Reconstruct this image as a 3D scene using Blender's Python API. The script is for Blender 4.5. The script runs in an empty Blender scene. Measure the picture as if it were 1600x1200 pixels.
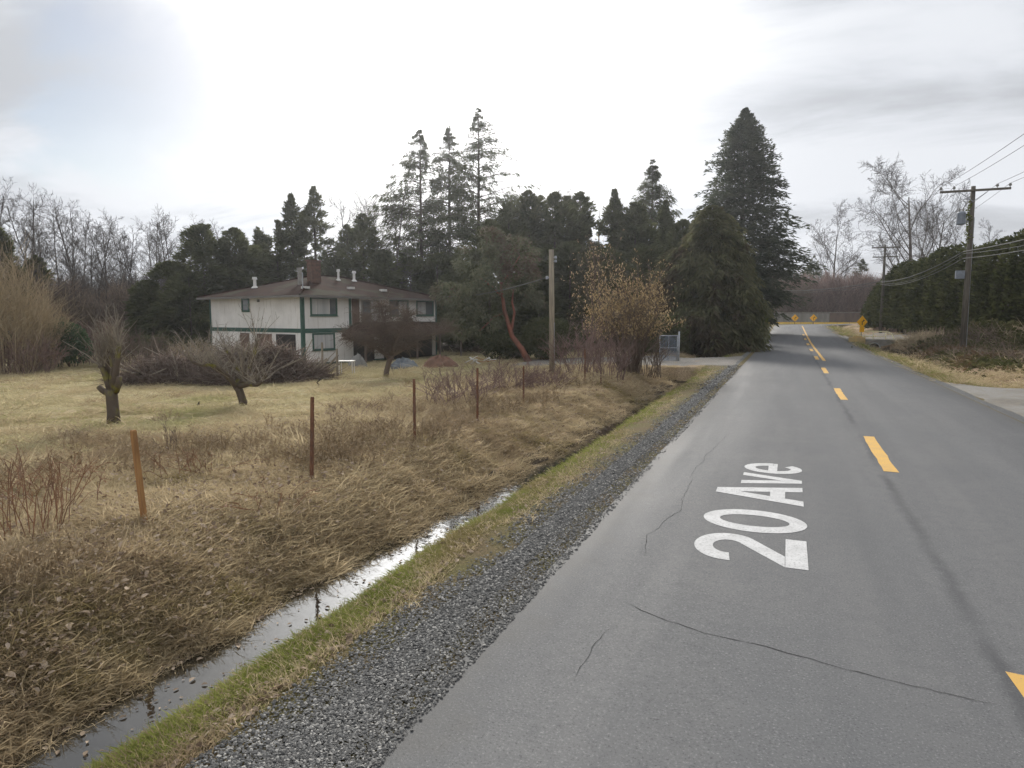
import bpy, math, random
import numpy as np
from mathutils import Vector, Matrix

random.seed(7)
rng = np.random.default_rng(7)
sc = bpy.context.scene
C = sc.collection
PI = math.pi

# ------------------------------------------------------------------ camera
EYE = 2.47                                   # roof mounted camera, metres above the road
FOC = 800 / math.tan(math.radians(37.5))
PITCH = math.atan(106 / FOC)
YAW = math.radians(22.45)
cd = bpy.data.cameras.new('camera')
cd.sensor_fit = 'HORIZONTAL'
cd.angle = math.radians(75)
cd.clip_start = 0.05
cd.clip_end = 3000
cam = bpy.data.objects.new('camera', cd)
C.objects.link(cam)
cam.location = (0, 0, EYE)
cam.rotation_euler = (PI / 2 - PITCH, 0, YAW)
sc.camera = cam

# ------------------------------------------------------------------ sky, sun, exposure
SUN_AZ = math.radians(27.5)                  # left of +Y
SUN_EL = math.radians(27)
SUN_DIR = Vector((-math.sin(SUN_AZ) * math.cos(SUN_EL), math.cos(SUN_AZ) * math.cos(SUN_EL), math.sin(SUN_EL)))
sc.view_settings.view_transform = 'Standard'
sc.view_settings.look = 'None'
sc.view_settings.exposure = 0.85
sc.view_settings.gamma = 1.0
sc.view_settings.use_curve_mapping = False
sc.render.engine = 'CYCLES'
sc.cycles.use_denoising = True
sc.cycles.max_bounces = 5
sc.cycles.diffuse_bounces = 3
sc.cycles.glossy_bounces = 2
sc.cycles.transmission_bounces = 3
sc.cycles.use_adaptive_sampling = True
sc.cycles.adaptive_threshold = 0.025
sc.cycles.sample_clamp_indirect = 6


class NT:
    """small helper to write node trees"""
    def __init__(s, nt):
        s.nt = nt
        s.n, s.l = nt.nodes, nt.links

    def add(s, t, **kw):
        nd = s.n.new(t)
        for k, v in kw.items():
            setattr(nd, k, v)
        return nd

    def put(s, sock, v):
        if v is None:
            return
        if isinstance(v, bpy.types.NodeSocket):
            s.l.new(v, sock)
        elif isinstance(v, (tuple, list)) and sock.type == 'RGBA' and len(v) == 3:
            sock.default_value = (*v, 1)
        else:
            sock.default_value = v

    def math(s, op, a, b=None, c=None, clamp=False):
        nd = s.add('ShaderNodeMath', operation=op)
        nd.use_clamp = clamp
        s.put(nd.inputs[0], a)
        s.put(nd.inputs[1], b)
        s.put(nd.inputs[2], c)
        return nd.outputs[0]

    def vmath(s, op, a, b=None):
        nd = s.add('ShaderNodeVectorMath', operation=op)
        s.put(nd.inputs[0], a)
        s.put(nd.inputs[1], b)
        return nd.outputs['Value'] if op in ('DOT_PRODUCT', 'LENGTH') else nd.outputs[0]

    def mix(s, f, a, b):
        nd = s.add('ShaderNodeMix', data_type='RGBA')
        s.put(nd.inputs[0], f)
        s.put(nd.inputs[6], a)
        s.put(nd.inputs[7], b)
        return nd.outputs[2]

    def ramp(s, v, lo, hi, a=0.0, b=1.0):
        nd = s.add('ShaderNodeMapRange')
        nd.interpolation_type = 'SMOOTHSTEP'
        s.put(nd.inputs[0], v)
        for i, q in enumerate((lo, hi, a, b)):
            s.put(nd.inputs[i + 1], q)
        return nd.outputs[0]

    def noise(s, vec, scale, detail=4, rough=0.55, dist=0.0):
        nd = s.add('ShaderNodeTexNoise')
        s.put(nd.inputs['Vector'], vec)
        nd.inputs['Scale'].default_value = scale
        nd.inputs['Detail'].default_value = detail
        nd.inputs['Roughness'].default_value = rough
        nd.inputs['Distortion'].default_value = dist
        return nd.outputs[0]

    def sep(s, v):
        nd = s.add('ShaderNodeSeparateXYZ')
        s.put(nd.inputs[0], v)
        return nd.outputs

    def comb(s, x, y, z):
        nd = s.add('ShaderNodeCombineXYZ')
        for i, v in enumerate((x, y, z)):
            s.put(nd.inputs[i], v)
        return nd.outputs[0]


world = bpy.data.worlds.new('World')
sc.world = world
world.use_nodes = True
W = NT(world.node_tree)
W.n.clear()
w_out = W.add('ShaderNodeOutputWorld')
sky_n = W.add('ShaderNodeTexSky', sky_type='NISHITA')
sky_n.sun_disc = False
sky_n.sun_elevation = SUN_EL
sky_n.sun_rotation = math.radians(360) - SUN_AZ
bg_sky = W.add('ShaderNodeBackground')
W.l.new(sky_n.outputs[0], bg_sky.inputs[0])
bg_sky.inputs[1].default_value = 0.05
tc = W.add('ShaderNodeTexCoord').outputs['Generated']
dx, dy, dz = W.sep(tc)
zc = W.math('ADD', W.math('MAXIMUM', dz, 0.0), 0.16)
pu, pv = W.math('DIVIDE', dx, zc), W.math('DIVIDE', dy, zc)
flat = W.comb(W.math('MULTIPLY', pu, 0.8), W.math('MULTIPLY', pv, 1.5), 3.1)
cn = W.noise(flat, 1.1, 7, 0.58, 0.4)
cn2 = W.noise(W.comb(W.math('MULTIPLY', pu, 0.5), pv, 9.7), 0.55, 3, 0.5, 0.2)
shade = W.ramp(W.math('ADD', W.math('MULTIPLY', cn, 0.6), W.math('MULTIPLY', cn2, 0.4)), 0.40, 0.57, 0.325, 0.48)
sd = W.math('MAXIMUM', W.vmath('DOT_PRODUCT', tc, tuple(SUN_DIR)), 0.0)
glow = W.math('ADD', W.math('MULTIPLY', W.math('POWER', sd, 34.0), 2.0), W.math('MULTIPLY', W.math('POWER', sd, 140.0), 4.0))
lum = W.math('ADD', shade, glow)
tint = W.mix(W.ramp(lum, 0.4, 0.75), (0.93, 0.965, 1.03), (1.0, 0.995, 0.985))
ctint = W.add('ShaderNodeVectorMath', operation='SCALE')
W.l.new(tint, ctint.inputs[0])
W.l.new(lum, ctint.inputs['Scale'])
bg_cloud = W.add('ShaderNodeBackground')
W.l.new(ctint.outputs[0], bg_cloud.inputs[0])
bg_cloud.inputs[1].default_value = 1.0
# thin places where the blue shows
gap = W.noise(W.comb(pu, W.math('MULTIPLY', pv, 1.2), 5.4), 0.8, 5, 0.6, 0.5)
open_dir = Matrix.Rotation(YAW, 3, 'Z') @ (Matrix.Rotation(-PITCH, 3, 'X') @ Vector((188 - 800, FOC, 600 - 112)))
open_dir.normalize()
near_gap = W.ramp(W.vmath('DOT_PRODUCT', tc, tuple(open_dir)), 0.984, 0.999)
open_f = W.math('MULTIPLY', W.ramp(W.math('ADD', gap, W.math('MULTIPLY', near_gap, 0.30)), 0.64, 0.84), 0.8)
mixs = W.add('ShaderNodeMixShader')
W.l.new(open_f, mixs.inputs[0])
W.l.new(bg_cloud.outputs[0], mixs.inputs[1])
W.l.new(bg_sky.outputs[0], mixs.inputs[2])
W.l.new(mixs.outputs[0], w_out.inputs[0])

sl = bpy.data.lights.new('sun', 'SUN')
sl.energy = 2.3
sl.angle = math.radians(10)
sl.color = (1.0, 0.95, 0.87)
sun = bpy.data.objects.new('sun', sl)
C.objects.link(sun)
sun.rotation_euler = SUN_DIR.to_track_quat('Z', 'Y').to_euler()
sun.location = (0, 0, 60)

# thin winter air over the whole place
hz = bpy.data.materials.new('winter_haze')
hz.use_nodes = True
hz.node_tree.nodes.clear()
_o = hz.node_tree.nodes.new('ShaderNodeOutputMaterial')
_v = hz.node_tree.nodes.new('ShaderNodeVolumePrincipled')
_v.inputs['Color'].default_value = (0.92, 0.95, 1.0, 1)
_v.inputs['Density'].default_value = 0.00032
_v.inputs['Anisotropy'].default_value = 0.7
hz.node_tree.links.new(_v.outputs[0], _o.inputs['Volume'])
_me = bpy.data.meshes.new('haze')
_x0, _x1, _y0, _y1, _z0, _z1 = -720, 720, -80, 1420, -2.6, 40
_me.from_pydata([(x, y, z) for x in (_x0, _x1) for y in (_y0, _y1) for z in (_z0, _z1)], [], [(0, 1, 3, 2), (4, 6, 7, 5), (0, 4, 5, 1), (2, 3, 7, 6), (0, 2, 6, 4), (1, 5, 7, 3)])
_me.materials.append(hz)
haze = bpy.data.objects.new('haze', _me)
C.objects.link(haze)
haze['kind'] = 'stuff'
sc.cycles.volume_bounces = 1

# ------------------------------------------------------------------ survey: pixel of the photograph -> place in the world
_F = np.array([-math.sin(YAW) * math.cos(PITCH), math.cos(YAW) * math.cos(PITCH), -math.sin(PITCH)])
_R = np.array([math.cos(YAW), math.sin(YAW), 0])
_U = np.cross(_R, _F)
_HF = np.array([-math.sin(YAW), math.cos(YAW), 0])


def ray(px, py):
    return _F + _R * (px - 800) / FOC + _U * (600 - py) / FOC


def gp(px, py, z=0.0):
    d = ray(px, py)
    return np.array([0, 0, EYE]) + d * ((z - EYE) / d[2])


def at(px, py, D):
    d = ray(px, py)
    return np.array([0, 0, EYE]) + d * (D / d.dot(_HF))


# ------------------------------------------------------------------ scene objects
def tag(o, label=None, cat=None, group=None, kind=None):
    for k, v in (('label', label), ('category', cat), ('group', group), ('kind', kind)):
        if v:
            o[k] = v
    return o


def thing(name, label, cat, loc=(0, 0, 0), rz=0, group=None):
    o = bpy.data.objects.new(name, None)
    o.empty_display_size = 0.2
    C.objects.link(o)
    o.location = tuple(float(v) for v in loc)
    o.rotation_euler = (0, 0, rz)
    return tag(o, label, cat, group)


def dup(root, loc, rz=0, scale=1.0, label=None, group=None):
    r = root.copy()
    C.objects.link(r)
    r.location = tuple(float(v) for v in loc)
    r.rotation_euler = (0, 0, rz)
    r.scale = (scale,) * 3 if not isinstance(scale, tuple) else scale
    if label:
        r['label'] = label
    if group:
        r['group'] = group
    for ch in list(root.children):
        c = ch.copy()
        C.objects.link(c)
        c.parent = r
        for g in list(ch.children):
            d = g.copy()
            C.objects.link(d)
            d.parent = c
    return r


class MB:
    def __init__(s):
        s.v, s.f = [], []

    def add(s, vs, fs):
        b = len(s.v)
        s.v.extend([tuple(map(float, v)) for v in vs])
        s.f.extend([tuple(i + b for i in f) for f in fs])

    def box(s, c, size, M=None):
        x, y, z = (q / 2 for q in size)
        vs = [Vector((a * x, b * y, d * z)) for a in (-1, 1) for b in (-1, 1) for d in (-1, 1)]
        if M is not None:
            vs = [M @ v for v in vs]
        vs = [v + Vector(c) for v in vs]
        s.add(vs, [(0, 1, 3, 2), (4, 6, 7, 5), (0, 4, 5, 1), (2, 3, 7, 6), (0, 2, 6, 4), (1, 5, 7, 3)])
        return s

    def tube(s, pts, rad, n=6, cap=True):
        pts = [Vector(p) for p in pts]
        if not hasattr(rad, '__len__'):
            rad = [rad] * len(pts)
        ref = Vector((0.31, 0.77, 0.55))
        vs = []
        for i, p in enumerate(pts):
            t = (pts[min(i + 1, len(pts) - 1)] - pts[max(i - 1, 0)])
            t = t.normalized() if t.length > 1e-9 else Vector((0, 0, 1))
            if i == 0:
                a = t.cross(ref)
                if a.length < 0.1:
                    a = t.cross(Vector((1, 0, 0)))
            else:
                a = a - t * a.dot(t)
            a.normalize()
            b = t.cross(a)
            for k in range(n):
                q = 2 * PI * k / n
                vs.append(p + (a * math.cos(q) + b * math.sin(q)) * rad[i])
        fs = []
        for i in range(len(pts) - 1):
            for k in range(n):
                k2 = (k + 1) % n
                fs.append((i * n + k, i * n + k2, (i + 1) * n + k2, (i + 1) * n + k))
        if cap:
            fs.append(tuple(range(n))[::-1])
            fs.append(tuple((len(pts) - 1) * n + k for k in range(n)))
        s.add(vs, fs)
        return s

    def build(s, name, m, parent=None, smooth=False, loc=None):
        me = bpy.data.meshes.new(name)
        me.from_pydata(s.v, [], s.f)
        return mesh_obj(name, me, m, parent, smooth, loc)


def mesh_obj(name, me, m, parent=None, smooth=False, loc=None):
    if m is not None:
        for q in (m if isinstance(m, (list, tuple)) else [m]):
            me.materials.append(q)
    if smooth:
        me.polygons.foreach_set('use_smooth', [True] * len(me.polygons))
    o = bpy.data.objects.new(name, me)
    C.objects.link(o)
    if parent is not None:
        o.parent = parent
    if loc is not None:
        o.location = tuple(float(v) for v in loc)
    return o


def np_mesh(name, V, F):
    """V (n,3), F (m,k) arrays"""
    me = bpy.data.meshes.new(name)
    V = np.asarray(V, np.float32)
    F = np.asarray(F, np.int32)
    k = F.shape[1]
    me.vertices.add(len(V))
    me.vertices.foreach_set('co', V.ravel())
    me.loops.add(F.size)
    me.loops.foreach_set('vertex_index', F.ravel())
    me.polygons.add(len(F))
    me.polygons.foreach_set('loop_start', np.arange(0, F.size, k, dtype=np.int32))
    me.update(calc_edges=True)
    me.validate()
    return me


# ------------------------------------------------------------------ materials
def material(name):
    m = bpy.data.materials.new(name)
    m.use_nodes = True
    T = NT(m.node_tree)
    T.n.clear()
    out = T.add('ShaderNodeOutputMaterial')
    return m, T, out


def pbr(name, col, rough=0.8, var=None, scale=3.0, bump=0.0, bscale=None, spec=0.3, metal=0.0, stretch=(1, 1, 1), detail=5, lo=0.35, hi=0.65, coord='Object', var2=None, scale2=20):
    m, T, out = material(name)
    p = T.add('ShaderNodeBsdfPrincipled')
    p.inputs['Roughness'].default_value = rough
    p.inputs['Specular IOR Level'].default_value = spec
    p.inputs['Metallic'].default_value = metal
    tcn = T.add('ShaderNodeTexCoord')
    mp = T.add('ShaderNodeMapping')
    mp.inputs['Scale'].default_value = stretch
    T.l.new(tcn.outputs[coord], mp.inputs[0])
    vec = mp.outputs[0]
    c = col
    if var:
        c = T.mix(T.ramp(T.noise(vec, scale, detail), lo, hi), col, var)
    if var2:
        c = T.mix(T.ramp(T.noise(vec, scale2, 3), 0.5, 0.7), c, var2)
    T.put(p.inputs['Base Color'], c)
    if bump:
        b = T.add('ShaderNodeBump')
        b.inputs['Strength'].default_value = bump
        b.inputs['Distance'].default_value = 0.02
        T.l.new(T.noise(vec, bscale or scale * 6, 4), b.inputs['Height'])
        T.l.new(b.outputs[0], p.inputs['Normal'])
    T.l.new(p.outputs[0], out.inputs[0])
    return m


def leafy(name, c1, c2, c3=None, trans=0.3, patch=0.6, isl=0.5):
    """thin leaves: colour differs from leaf to leaf and, slowly, from place to place"""
    m, T, out = material(name)
    g = T.add('ShaderNodeNewGeometry')
    ri = g.outputs['Random Per Island']
    oi = T.add('ShaderNodeObjectInfo').outputs['Random']
    nz = T.ramp(T.noise(g.outputs['Position'], patch, 3), 0.35, 0.65)
    r = T.math('FRACT', T.math('ADD', ri, T.math('MULTIPLY', oi, 7.31)))
    f = T.math('ADD', T.math('MULTIPLY', r, isl), T.math('MULTIPLY', nz, 1 - isl))
    c = T.mix(f, c1, c2)
    if c3:
        c = T.mix(T.ramp(T.noise(g.outputs['Position'], patch * 0.35, 4, 0.6), 0.5, 0.62), c, c3)
    d = T.add('ShaderNodeBsdfDiffuse')
    t = T.add('ShaderNodeBsdfTranslucent')
    T.put(d.inputs[0], c)
    T.put(t.inputs[0], c)
    mx = T.add('ShaderNodeMixShader')
    mx.inputs[0].default_value = trans
    T.l.new(d.outputs[0], mx.inputs[1])
    T.l.new(t.outputs[0], mx.inputs[2])
    T.l.new(mx.outputs[0], out.inputs[0])
    return m


M = {}
M['bark_grey'] = pbr('bark_grey', (0.13, 0.115, 0.10), 0.95, (0.07, 0.06, 0.05), 4, 0.4, stretch=(1, 1, 0.3), spec=0.1)
M['bark_pale'] = pbr('bark_pale', (0.19, 0.17, 0.15), 0.95, (0.10, 0.085, 0.075), 2, 0.3, stretch=(1, 1, 0.3), spec=0.1)
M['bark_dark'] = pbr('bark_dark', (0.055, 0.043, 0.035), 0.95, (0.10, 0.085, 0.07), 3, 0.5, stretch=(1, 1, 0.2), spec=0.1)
M['twig_brown'] = leafy('twig_brown', (0.10, 0.075, 0.060), (0.21, 0.165, 0.13), None, 0.0, 0.7, 0.8)
M['twig_purple'] = leafy('twig_purple', (0.13, 0.090, 0.080), (0.30, 0.215, 0.185), None, 0.0, 0.7, 0.8)
M['twig_tan'] = leafy('twig_tan', (0.24, 0.19, 0.125), (0.46, 0.38, 0.26), None, 0.0, 0.7, 0.8)
M['twig_grey'] = pbr('twig_grey', (0.125, 0.112, 0.105), 0.95, (0.085, 0.075, 0.07), 2, spec=0.1)
M['twig_pile'] = leafy('twig_pile', (0.065, 0.050, 0.042), (0.27, 0.21, 0.175), None, 0.0, 0.9, 0.85)
M['shoot_grey'] = leafy('shoot_grey', (0.16, 0.14, 0.115), (0.34, 0.30, 0.24), None, 0.0, 0.9, 0.85)
M['cane_red'] = pbr('cane_red', (0.30, 0.165, 0.095), 0.85, (0.20, 0.12, 0.08), 4, spec=0.2)
M['moss_bark'] = pbr('moss_bark', (0.115, 0.092, 0.072), 0.98, (0.19, 0.175, 0.045), 2.6, 0.6, 14, spec=0.05, lo=0.50, hi=0.66)
M['arbutus_bark'] = pbr('arbutus_bark', (0.26, 0.10, 0.065), 0.7, (0.15, 0.07, 0.05), 3, 0.3, stretch=(1, 1, 0.4), spec=0.2)
M['needle_dark'] = leafy('needle_dark', (0.058, 0.068, 0.034), (0.135, 0.142, 0.070), None, 0.5, 0.5)
M['needle_fir'] = leafy('needle_fir', (0.062, 0.074, 0.044), (0.125, 0.135, 0.078), None, 0.5, 0.5)
M['needle_spruce'] = leafy('needle_spruce', (0.046, 0.058, 0.040), (0.105, 0.118, 0.078), None, 0.5, 0.5)
M['needle_cedar'] = leafy('needle_cedar', (0.085, 0.092, 0.048), (0.175, 0.168, 0.090), (0.095, 0.075, 0.050), 0.4, 0.8)
M['needle_hedge'] = leafy('needle_hedge', (0.024, 0.032, 0.013), (0.105, 0.112, 0.046), None, 0.3, 0.5)
M['leaf_arbutus'] = leafy('leaf_arbutus', (0.090, 0.100, 0.062), (0.195, 0.198, 0.122), (0.135, 0.10, 0.075), 0.4, 0.7)
M['leaf_green'] = leafy('leaf_green', (0.045, 0.080, 0.040), (0.105, 0.150, 0.085), None, 0.25, 0.8)
M['leaf_bright'] = leafy('leaf_bright', (0.09, 0.11, 0.03), (0.16, 0.17, 0.055), None, 0.3, 0.8)
M['leaf_gold'] = leafy('leaf_gold', (0.26, 0.185, 0.095), (0.50, 0.385, 0.215), None, 0.35, 0.9)
M['leaf_vine'] = leafy('leaf_vine', (0.055, 0.065, 0.025), (0.14, 0.13, 0.06), (0.15, 0.10, 0.06), 0.25, 0.8)
M['grass_dry'] = leafy('grass_dry', (0.36, 0.29, 0.18), (0.62, 0.52, 0.345), (0.33, 0.255, 0.165), 0.45, 0.5, 0.65)
M['grass_bank'] = leafy('grass_bank', (0.31, 0.24, 0.15), (0.66, 0.54, 0.36), (0.28, 0.23, 0.11), 0.45, 1.3, 0.6)
M['grass_mown'] = leafy('grass_mown', (0.44, 0.385, 0.225), (0.64, 0.565, 0.37), (0.38, 0.365, 0.18), 0.45, 0.35, 0.5)
M['grass_green'] = leafy('grass_green', (0.15, 0.175, 0.045), (0.31, 0.325, 0.10), (0.27, 0.23, 0.11), 0.4, 1.1, 0.55)
M['dead_leaf'] = leafy('dead_leaf', (0.13, 0.09, 0.06), (0.56, 0.46, 0.36), None, 0.2, 3, 0.9)
M['wall_white'] = pbr('wall_white', (0.66, 0.63, 0.58), 0.85, (0.56, 0.53, 0.48), 0.9, 0.08, 60)
M['trim_green'] = pbr('trim_green', (0.028, 0.085, 0.062), 0.6, (0.045, 0.10, 0.08), 3)
M['pole_wood'] = pbr('pole_wood', (0.16, 0.145, 0.12), 0.95, (0.10, 0.088, 0.075), 4, 0.5, stretch=(3, 3, 0.25), spec=0.1)
M['pole_pale'] = pbr('pole_pale', (0.33, 0.285, 0.21), 0.95, (0.22, 0.19, 0.145), 4, 0.4, stretch=(3, 3, 0.25), spec=0.1)
M['stake_wood'] = pbr('stake_wood', (0.40, 0.22, 0.09), 0.85, (0.28, 0.15, 0.065), 5, 0.3, stretch=(4, 4, 0.4), spec=0.2)
M['stake_rust'] = pbr('stake_rust', (0.20, 0.10, 0.06), 0.9, (0.12, 0.07, 0.05), 6, 0.3, spec=0.2)
M['galv'] = pbr('galv', (0.38, 0.40, 0.42), 0.5, (0.28, 0.30, 0.32), 5, metal=0.4, spec=0.4)
M['grey_paint'] = pbr('grey_paint', (0.22, 0.25, 0.29), 0.5, (0.17, 0.19, 0.22), 4)
M['wire_grey'] = pbr('wire_grey', (0.11, 0.11, 0.108), 0.8, spec=0.1)
M['wire_black'] = pbr('wire_black', (0.03, 0.03, 0.032), 0.6)
M['white_paint'] = pbr('white_paint', (0.72, 0.71, 0.68), 0.6, (0.60, 0.58, 0.54), 6)
M['glass'] = pbr('glass', (0.10, 0.115, 0.125), 0.08, (0.15, 0.16, 0.165), 0.6, spec=0.6)
M['curtain'] = pbr('curtain', (0.48, 0.48, 0.47), 0.9, (0.36, 0.36, 0.36), 1.6, stretch=(3, 3, 0.05))
M['door_brown'] = pbr('door_brown', (0.17, 0.11, 0.08), 0.8, (0.12, 0.08, 0.06), 3, stretch=(5, 5, 0.3))
M['brick'] = pbr('brick', (0.15, 0.085, 0.062), 0.95, (0.10, 0.065, 0.052), 6, 0.3)
M['shade_dark'] = pbr('shade_dark', (0.035, 0.032, 0.03), 0.95)  # flat dark colour standing in for unlit depth and porch shade
M['sign_orange'] = pbr('sign_orange', (0.95, 0.50, 0.02), 0.45, (0.88, 0.45, 0.02), 2)
M['black_paint'] = pbr('black_paint', (0.02, 0.02, 0.02), 0.5)
M['crack_dark'] = pbr('crack_dark', (0.03, 0.03, 0.03), 1.0, spec=0.0)
M['yellow_paint'] = pbr('yellow_paint', (0.72, 0.47, 0.06), 0.6, (0.58, 0.40, 0.08), 4)
M['concrete'] = pbr('concrete', (0.30, 0.29, 0.265), 0.95, (0.22, 0.21, 0.19), 3, 0.3)
M['concrete_tan'] = pbr('concrete_tan', (0.55, 0.40, 0.17), 0.9, (0.45, 0.34, 0.18), 3, 0.3)
M['board_grey'] = pbr('board_grey', (0.27, 0.265, 0.245), 0.95, (0.20, 0.195, 0.18), 1.5, stretch=(1, 1, 0.3))
M['board_brown'] = pbr('board_brown', (0.16, 0.12, 0.10), 0.95, (0.11, 0.088, 0.075), 1.5, stretch=(1, 1, 0.3))
M['board_red'] = pbr('board_red', (0.21, 0.145, 0.115), 0.95, (0.14, 0.10, 0.085), 3)
M['tarp_blue'] = pbr('tarp_blue', (0.10, 0.12, 0.14), 0.7, (0.19, 0.205, 0.21), 2, 0.4, 8)
M['soil_red'] = pbr('soil_red', (0.22, 0.125, 0.085), 0.98, (0.15, 0.09, 0.065), 3, 0.6, 15)
M['dead_wood'] = pbr('dead_wood', (0.36, 0.315, 0.25), 0.95, (0.22, 0.185, 0.14), 5, 0.4, stretch=(1, 1, 1))
M['lettering_white'] = pbr('lettering_white', (0.54, 0.54, 0.54), 0.8, (0.46, 0.46, 0.46), 5, 0.15, 120, var2=(0.32, 0.32, 0.32), scale2=45)


def shingle_mat():
    m, T, out = material('shingles')
    p = T.add('ShaderNodeBsdfPrincipled')
    p.inputs['Roughness'].default_value = 0.95
    p.inputs['Specular IOR Level'].default_value = 0.02
    o = T.add('ShaderNodeTexCoord').outputs['Object']
    c = T.mix(T.ramp(T.noise(o, 0.8, 5), 0.35, 0.65), (0.046, 0.026, 0.020), (0.030, 0.020, 0.017))
    c = T.mix(T.math('MULTIPLY', T.noise(o, 18, 2), 0.5), c, (0.056, 0.034, 0.028))
    c = T.mix(T.ramp(T.noise(o, 0.5, 4), 0.52, 0.62), c, (0.050, 0.046, 0.032))
    T.put(p.inputs['Base Color'], c)
    x, y, z = T.sep(o)
    row = T.math('FRACT', T.math('MULTIPLY', z, 16.0))
    b = T.add('ShaderNodeBump')
    b.inputs['Strength'].default_value = 0.5
    b.inputs['Distance'].default_value = 0.02
    T.l.new(row, b.inputs['Height'])
    T.l.new(b.outputs[0], p.inputs['Normal'])
    T.l.new(p.outputs[0], out.inputs[0])
    return m


M['shingles'] = shingle_mat()


def asphalt_mat():
    m, T, out = material('asphalt')
    p = T.add('ShaderNodeBsdfPrincipled')
    p.inputs['Specular IOR Level'].default_value = 0.12
    pos = T.add('ShaderNodeNewGeometry').outputs['Position']
    x, y, z = T.sep(pos)
    long_ = T.comb(T.math('MULTIPLY', x, 1.0), T.math('MULTIPLY', y, 0.07), 0.0)
    c = T.mix(T.ramp(T.noise(long_, 1.6, 5), 0.35, 0.65), (0.126, 0.127, 0.130), (0.142, 0.142, 0.143))
    c = T.mix(T.math('MULTIPLY', T.ramp(T.noise(pos, 7, 5, 0.7), 0.42, 0.66), 0.4), c, (0.104, 0.106, 0.110))
    c = T.mix(T.math('MULTIPLY', T.ramp(T.noise(pos, 1.1, 5, 0.65), 0.50, 0.70), 0.35), c, (0.165, 0.164, 0.162))
    c = T.mix(T.math('MULTIPLY', T.ramp(T.noise(pos, 0.35, 4), 0.4, 0.65), 0.35), c, (0.108, 0.112, 0.117))
    grain = T.noise(pos, 60, 4, 0.75)
    c = T.mix(T.ramp(grain, 0.54, 0.70), c, (0.225, 0.225, 0.225))
    c = T.mix(T.ramp(grain, 0.46, 0.30), c, (0.065, 0.067, 0.070))
    # dark, frayed joint between the two paved lanes
    wob = T.math('ADD', x, T.math('MULTIPLY', T.math('SUBTRACT', T.noise(pos, 0.9, 5, 0.65), 0.5), 0.22))
    dist = T.math('ABSOLUTE', T.math('SUBTRACT', wob, 1.46))
    seam = T.ramp(T.math('ADD', dist, T.math('MULTIPLY', T.noise(pos, 9, 3), 0.10)), 0.16, 0.045)
    c = T.mix(T.math('MULTIPLY', seam, T.math('MULTIPLY', T.ramp(T.noise(T.comb(0, y, 0), 0.35, 3), 0.3, 0.6), 0.62)), c, (0.055, 0.056, 0.06))
    # dust and grit along the edges
    e = T.math('ABSOLUTE', T.math('SUBTRACT', x, 1.53))
    dusty = T.ramp(T.math('ADD', e, T.math('MULTIPLY', T.noise(pos, 2.5, 5, 0.65), 1.0)), 3.6, 4.1)
    c = T.mix(T.math('MULTIPLY', dusty, 0.4), c, (0.125, 0.12, 0.11))
    T.put(p.inputs['Base Color'], c)
    T.put(p.inputs['Roughness'], T.ramp(T.noise(long_, 1.3, 3), 0.3, 0.7, 0.72, 0.88))
    b = T.add('ShaderNodeBump')
    b.inputs['Strength'].default_value = 0.55
    b.inputs['Distance'].default_value = 0.006
    T.l.new(grain, b.inputs['Height'])
    T.l.new(b.outputs[0], p.inputs['Normal'])
    T.l.new(p.outputs[0], out.inputs[0])
    return m


M['asphalt'] = asphalt_mat()


def soil_mat(name, c1, c2, c3, sc1=0.5, fine=18, bump=0.8):
    m, T, out = material(name)
    p = T.add('ShaderNodeBsdfPrincipled')
    p.inputs['Roughness'].default_value = 0.97
    p.inputs['Specular IOR Level'].default_value = 0.1
    pos = T.add('ShaderNodeNewGeometry').outputs['Position']
    c = T.mix(T.ramp(T.noise(pos, sc1, 6, 0.6), 0.36, 0.64), c1, c2)
    c = T.mix(T.ramp(T.noise(pos, fine, 4, 0.7), 0.40, 0.66), c, c3)
    T.put(p.inputs['Base Color'], c)
    b = T.add('ShaderNodeBump')
    b.inputs['Strength'].default_value = bump
    b.inputs['Distance'].default_value = 0.05
    T.l.new(T.noise(pos, fine, 5, 0.7), b.inputs['Height'])
    T.l.new(b.outputs[0], p.inputs['Normal'])
    T.l.new(p.outputs[0], out.inputs[0])
    return m


M['soil_field'] = soil_mat('soil_field', (0.40, 0.33, 0.20), (0.30, 0.28, 0.14), (0.25, 0.19, 0.115), 0.35, 9)
M['soil_bank'] = soil_mat('soil_bank', (0.24, 0.175, 0.11), (0.17, 0.13, 0.08), (0.36, 0.27, 0.17), 0.9, 22)
M['soil_mud'] = soil_mat('soil_mud', (0.035, 0.027, 0.020), (0.055, 0.042, 0.030), (0.08, 0.06, 0.042), 1.2, 25)
M['soil_verge'] = soil_mat('soil_verge', (0.15, 0.135, 0.055), (0.165, 0.12, 0.07), (0.10, 0.085, 0.045), 1.3, 30)
M['soil_bare'] = soil_mat('soil_bare', (0.30, 0.21, 0.145), (0.22, 0.155, 0.10), (0.17, 0.13, 0.075), 0.5, 8)
M['soil_wood'] = soil_mat('soil_wood', (0.085, 0.065, 0.042), (0.06, 0.055, 0.03), (0.12, 0.09, 0.055), 0.5, 8)
M['gravel_bed'] = soil_mat('gravel_bed', (0.12, 0.122, 0.124), (0.09, 0.092, 0.095), (0.22, 0.22, 0.215), 0.8, 38, 1.0)
M['drive_gravel'] = soil_mat('drive_gravel', (0.22, 0.205, 0.185), (0.17, 0.155, 0.135), (0.28, 0.265, 0.24), 0.6, 26, 0.6)
M['pullout'] = soil_mat('pullout', (0.23, 0.225, 0.215), (0.15, 0.14, 0.125), (0.20, 0.18, 0.15), 0.55, 5, 0.5)
M['stone_a'] = pbr('stone_a', (0.158, 0.156, 0.150), 0.8, (0.11, 0.108, 0.104), 9, spec=0.2)
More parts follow.
